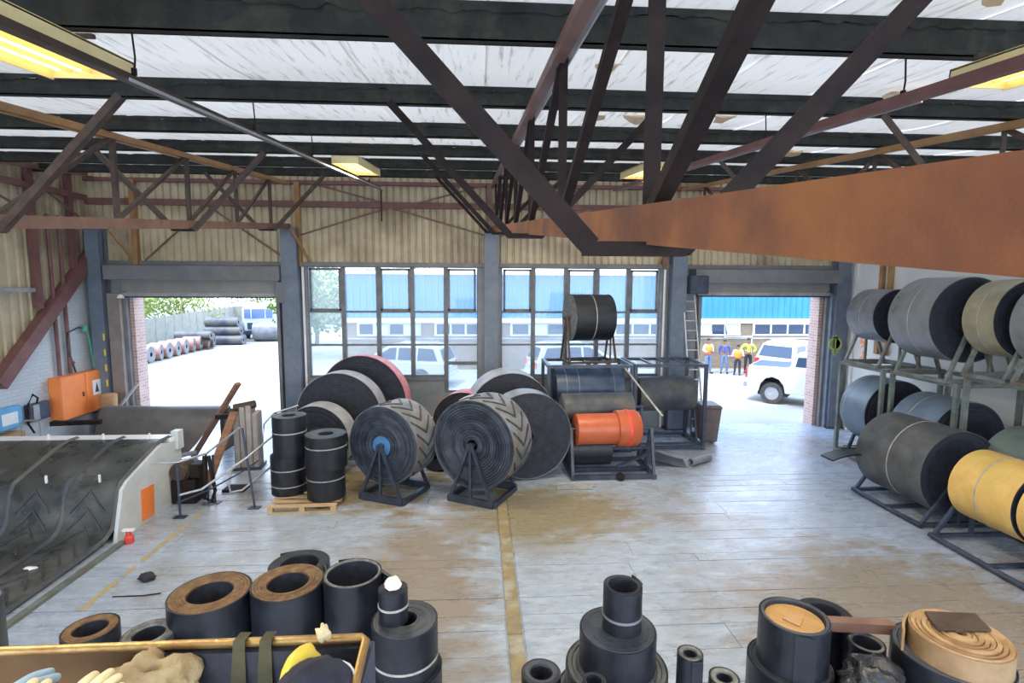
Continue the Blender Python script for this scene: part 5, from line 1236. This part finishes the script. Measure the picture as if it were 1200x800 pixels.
    if vest:
        skinned('safety_vest', [[((0, .005, .93), (.21, .17)), ((0, 0, 1.08), (.22, .18)), ((0, .01, 1.28), (.24, .19)), ((0, .01, 1.45), (.19, .14))]], vest, t)
        MB().lathe([(.176, 1.10), (.186, 1.10), (.186, 1.14), (.176, 1.14)], 24, Matrix.Diagonal((1.0, .84, 1, 1)), close=True).build('reflective_band', WHITE, t)
    for l_ in legp:
        x, y, _ = l_[3]; MB().box(x - .045, x + .045, y - .07, y + .17, 0, .075).build('shoe', HAIR, t, bevel=.02)
    return t
person('person in a pale long-sleeved top, orange vest and jeans, leftmost of the group outside', (11.18, 25.1, -.02), radians(10), 1.74, PINKF, VESTO, DENIM, 'front')
person('person in a dark blue shirt and jeans, second from the left outside', (12.0, 25.1, -.02), radians(-25), 1.68, BLUF, None, DENIM, 'down')
person('person in an orange vest and dark trousers, shortest of the group outside', (12.38, 24.5, -.02), radians(150), 1.50, PINKF, VESTO, BLKF, 'front')
person('person in a white shirt with lime vest and black trousers, hands on hips', (13.25, 25.2, -.02), radians(-15), 1.74, VESTY, None, BLKF, 'hips')

# white notice frame behind the people
tag(MB().box(-.75, .75, -.03, 0, .0, .05).box(-.75, .75, -.03, 0, 1.0, 1.05).box(-.75, -.7, -.03, 0, .05, 1.0).box(.7, .75, -.03, 0, .05, 1.0).build('notice_board', WHITE, loc=(13.4, BY - .01, .62)), 'white empty frame on the brick wall behind the person with hands on hips', 'frame')

# left yard -----------------------------------------------------
fe2 = thing('yard_fence', 'long grey panel fence along the far left side of the yard', 'fence', (0, 0, 0))
A = Vector((-19.4, 24)); B = Vector((-25.2, 56)); n_ = 20
for i in range(n_):
    p, q = A.lerp(B, i/n_), A.lerp(B, (i+1)/n_)
    MB().bar((p.x, p.y, 1.0), (q.x - (q.x-p.x)*.03, q.y - (q.y-p.y)*.03, 1.0), .05, 1.95).build('fence_panel', FENCE, fe2)
    MB().box(p.x - .05, p.x + .05, p.y - .05, p.y + .05, 0, 2.1).build('fence_post', FENCE, fe2)
MB().bar((-25.2, 56, 1.0), (6, 60, 1.0), .05, 1.95).build('fence_panel', FENCE, fe2)
q0 = None
for i in range(10):
    y = 28.4 + i*.95; x = -18.1 - .05*i
    lab = 'pink-wrapped belt roll lying in the row along the yard fence'
    if q0 is None:
        q0 = lying('wrapped_roll', lab, (x, y, .45), radians(80), .45, .12, 1.0, PINKR, RUBG, wraps=4, group='pink-wrapped rolls along the fence', n=24); o = q0
    else: o = copy_tree(q0)
    tag(o, 'pink-wrapped belt roll in the row along the yard fence, %s' % ('nearest one', 'second from the near end', 'third from the near end', 'fourth from the near end', 'fifth from the near end', 'fifth from the far end', 'fourth from the far end', 'third from the far end', 'second from the far end', 'farthest one')[i])
    o.location = (x, y, -.02); o.rotation_euler = (0, 0, -radians(80 + random.uniform(-8, 8)))
q0 = None
for (x, y, z, w, lab) in ((-17.9, 38.2, .34, 2.5, 'long dark belt roll at the bottom front of the yard stack'), (-18.1, 38.9, .34, 2.5, 'long dark belt roll at the bottom back of the yard stack'),
                    (-18.1, 38.5, .96, 2.4, 'long dark belt roll in the middle tier of the yard stack'), (-18.2, 38.6, 1.58, 2.2, 'long dark belt roll on top of the yard stack')):
    lying('belt_roll', lab, (x, y, z - .02), radians(88), .33, .1, w, RUBD, RUBG, wraps=4, n=24, group='stack of long rolls in the yard')
lying('belt_roll', 'short dark belt roll left of the yard stack', (-18.6, 35.5, .9), radians(88), .28, .1, 2.2, RUBD, RUBG, wraps=4, n=24)
rack('yard_trestle', 'low trestle under the short dark roll in the yard', -19.6, -17.6, 35.2, 35.8, .6, STEELBR, cat='trestle')
# truck
tk = thing('lorry', 'white lorry cab parked at the far end of the left yard', 'lorry', (-17.3, 43.0, -.02), radians(12))
MB().prism([(-1.15, .55), (1.15, .55), (1.15, 2.3), (1.0, 2.75), (-1.0, 2.75), (-1.15, 2.3)], 'Y', -1.0, 1.1).build('cab', CARW, tk, bevel=.05)
MB().box(-1.0, 1.0, -1.04, -1.0, 1.65, 2.35).build('windscreen', mat('lorry_glass', (.10, .16, .35), None, .1), tk)
for s in (-.5, .5): MB().box(s - .02, s + .02, -1.07, -1.04, 1.65, 2.35).build('wiper', WHITE, tk)
MB().box(-.8, .8, -1.04, -1.0, .8, 1.3).build('grille', STEELB, tk)
MB().box(-1.15, 1.15, -1.12, -.98, .4, .7).build('bumper', STEELB, tk)
MB().box(-.5, .5, 1.1, 6.0, .7, .95).build('chassis', STEELB, tk)
MB().box(-1.2, 1.2, 1.3, 6.2, .95, 1.1).build('flatbed', REDBR, tk)
for x in (-1.0, 1.0):
    for yy in (0, 4.4, 5.4):
        MB().lathe([(.0, -.14), (.46, -.14), (.48, 0), (.46, .14), (0, .14)], 20, Matrix.Translation((x, yy, .48)) @ Matrix.Rotation(pi/2, 4, 'Y')).build('wheel', TYRE, tk, smooth=40)
lying('belt_roll', 'dark belt roll standing in front of the lorry', (-17.9, 40.6, .7), radians(60), .7, .15, .5, RUBD, RUBG, wraps=5, n=28)
lying('belt_roll', 'smaller dark roll on the ground at the left of the lorry', (-18.9, 41.3, .95), radians(30), .35, .1, .9, RUBD, RUBG, wraps=4, n=24)
tag(MB().box(-.5, .5, -.4, .4, 0, .62).build('steel_crate', STEELBR, loc=(-18.9, 41.3, -.02), bevel=.02), 'brown crate under the smaller dark roll in the yard', 'crate')
lying('belt_roll', 'wide pale grey belt roll in front of the lorry, right of the dark one', (-15.9, 40.9, .72), radians(85), .74, .2, 2.0, RUBG, RUBG, wraps=5, n=28)
for i, x in enumerate((-15.0, -14.3)): tag(MB().box(-.08, .08, -.08, .08, 0, 2.9).build('red_white_post', REDP if i else WHITE, loc=(x, 44.5, -.02)), ('red' if i else 'white') + ' upright post right of the white lorry', 'post')
# trees
def tree(label, x, y, h, r, m, n_=2600):
    t = thing('leafy_tree', label, 'tree', (x, y, -.02), group='trees behind the yard fence')
    MB().tube([(0, 0, 0), (.1, 0, h*.3), (.0, .1, h*.6)], [.16, .12, .06], 8).build('trunk', BARK, t)
    vs = []; fs = []
    blobs = [(Vector((random.uniform(-r, r)*.7, random.uniform(-r, r)*.6, h*random.uniform(.35, .9))), r*random.uniform(.35, .6)) for _ in range(12)]
    for i in range(n_):
        c, br = random.choice(blobs); d = Vector((random.gauss(0, 1), random.gauss(0, 1), random.gauss(0, 1))).normalized(); p = c + d*br*random.uniform(.6, 1.05)
        a = Vector((random.gauss(0, 1), random.gauss(0, 1), random.gauss(0, 1))).normalized(); b = a.orthogonal().normalized(); s = random.uniform(.10, .2)
        o = len(vs); vs += [p - a*s, p + b*s*.5, p + a*s, p - b*s*.5]; fs.append((o, o+1, o+2, o+3))
    tag(MB().add(vs, fs).build('crown', m, t), kind='stuff')
for i, (x, y, h, r, m) in enumerate(((-30, 44, 5.6, 4.0, LEAF), (-26, 48, 5.2, 3.6, LEAFY), (-32, 52, 6.2, 4.2, LEAF), (-24.5, 60, 5.8, 4.0, LEAF), (-19, 63, 5.4, 4.0, LEAFY), (-13.0, 64, 5.8, 4.2, LEAF), (-8, 62, 5.6, 3.6, LEAFY), (-26.0, 38, 5.2, 3.0, LEAFY), (-26.5, 33, 5.4, 3.0, LEAF), (-10.2, 31.5, 7.0, 2.6, LEAF), (-11.5, 38, 6.8, 3.2, LEAFY))):
    tree(['green leafy tree nearest the fence beyond the left doorway', 'yellow-green tree behind the fence, left of the lorry', 'tall green tree farthest left behind the fence', 'green tree behind the lorry', 'yellow-green tree right behind the lorry', 'green tree at the far end of the yard', 'pale tree at the right end of the yard trees', 'pale tree close behind the fence at the left jamb', 'green tree close behind the fence at the left jamb', 'green tree seen through the upper panes of the left window', 'yellow-green tree seen through the leftmost pane'][i], x, y, h, r, m)
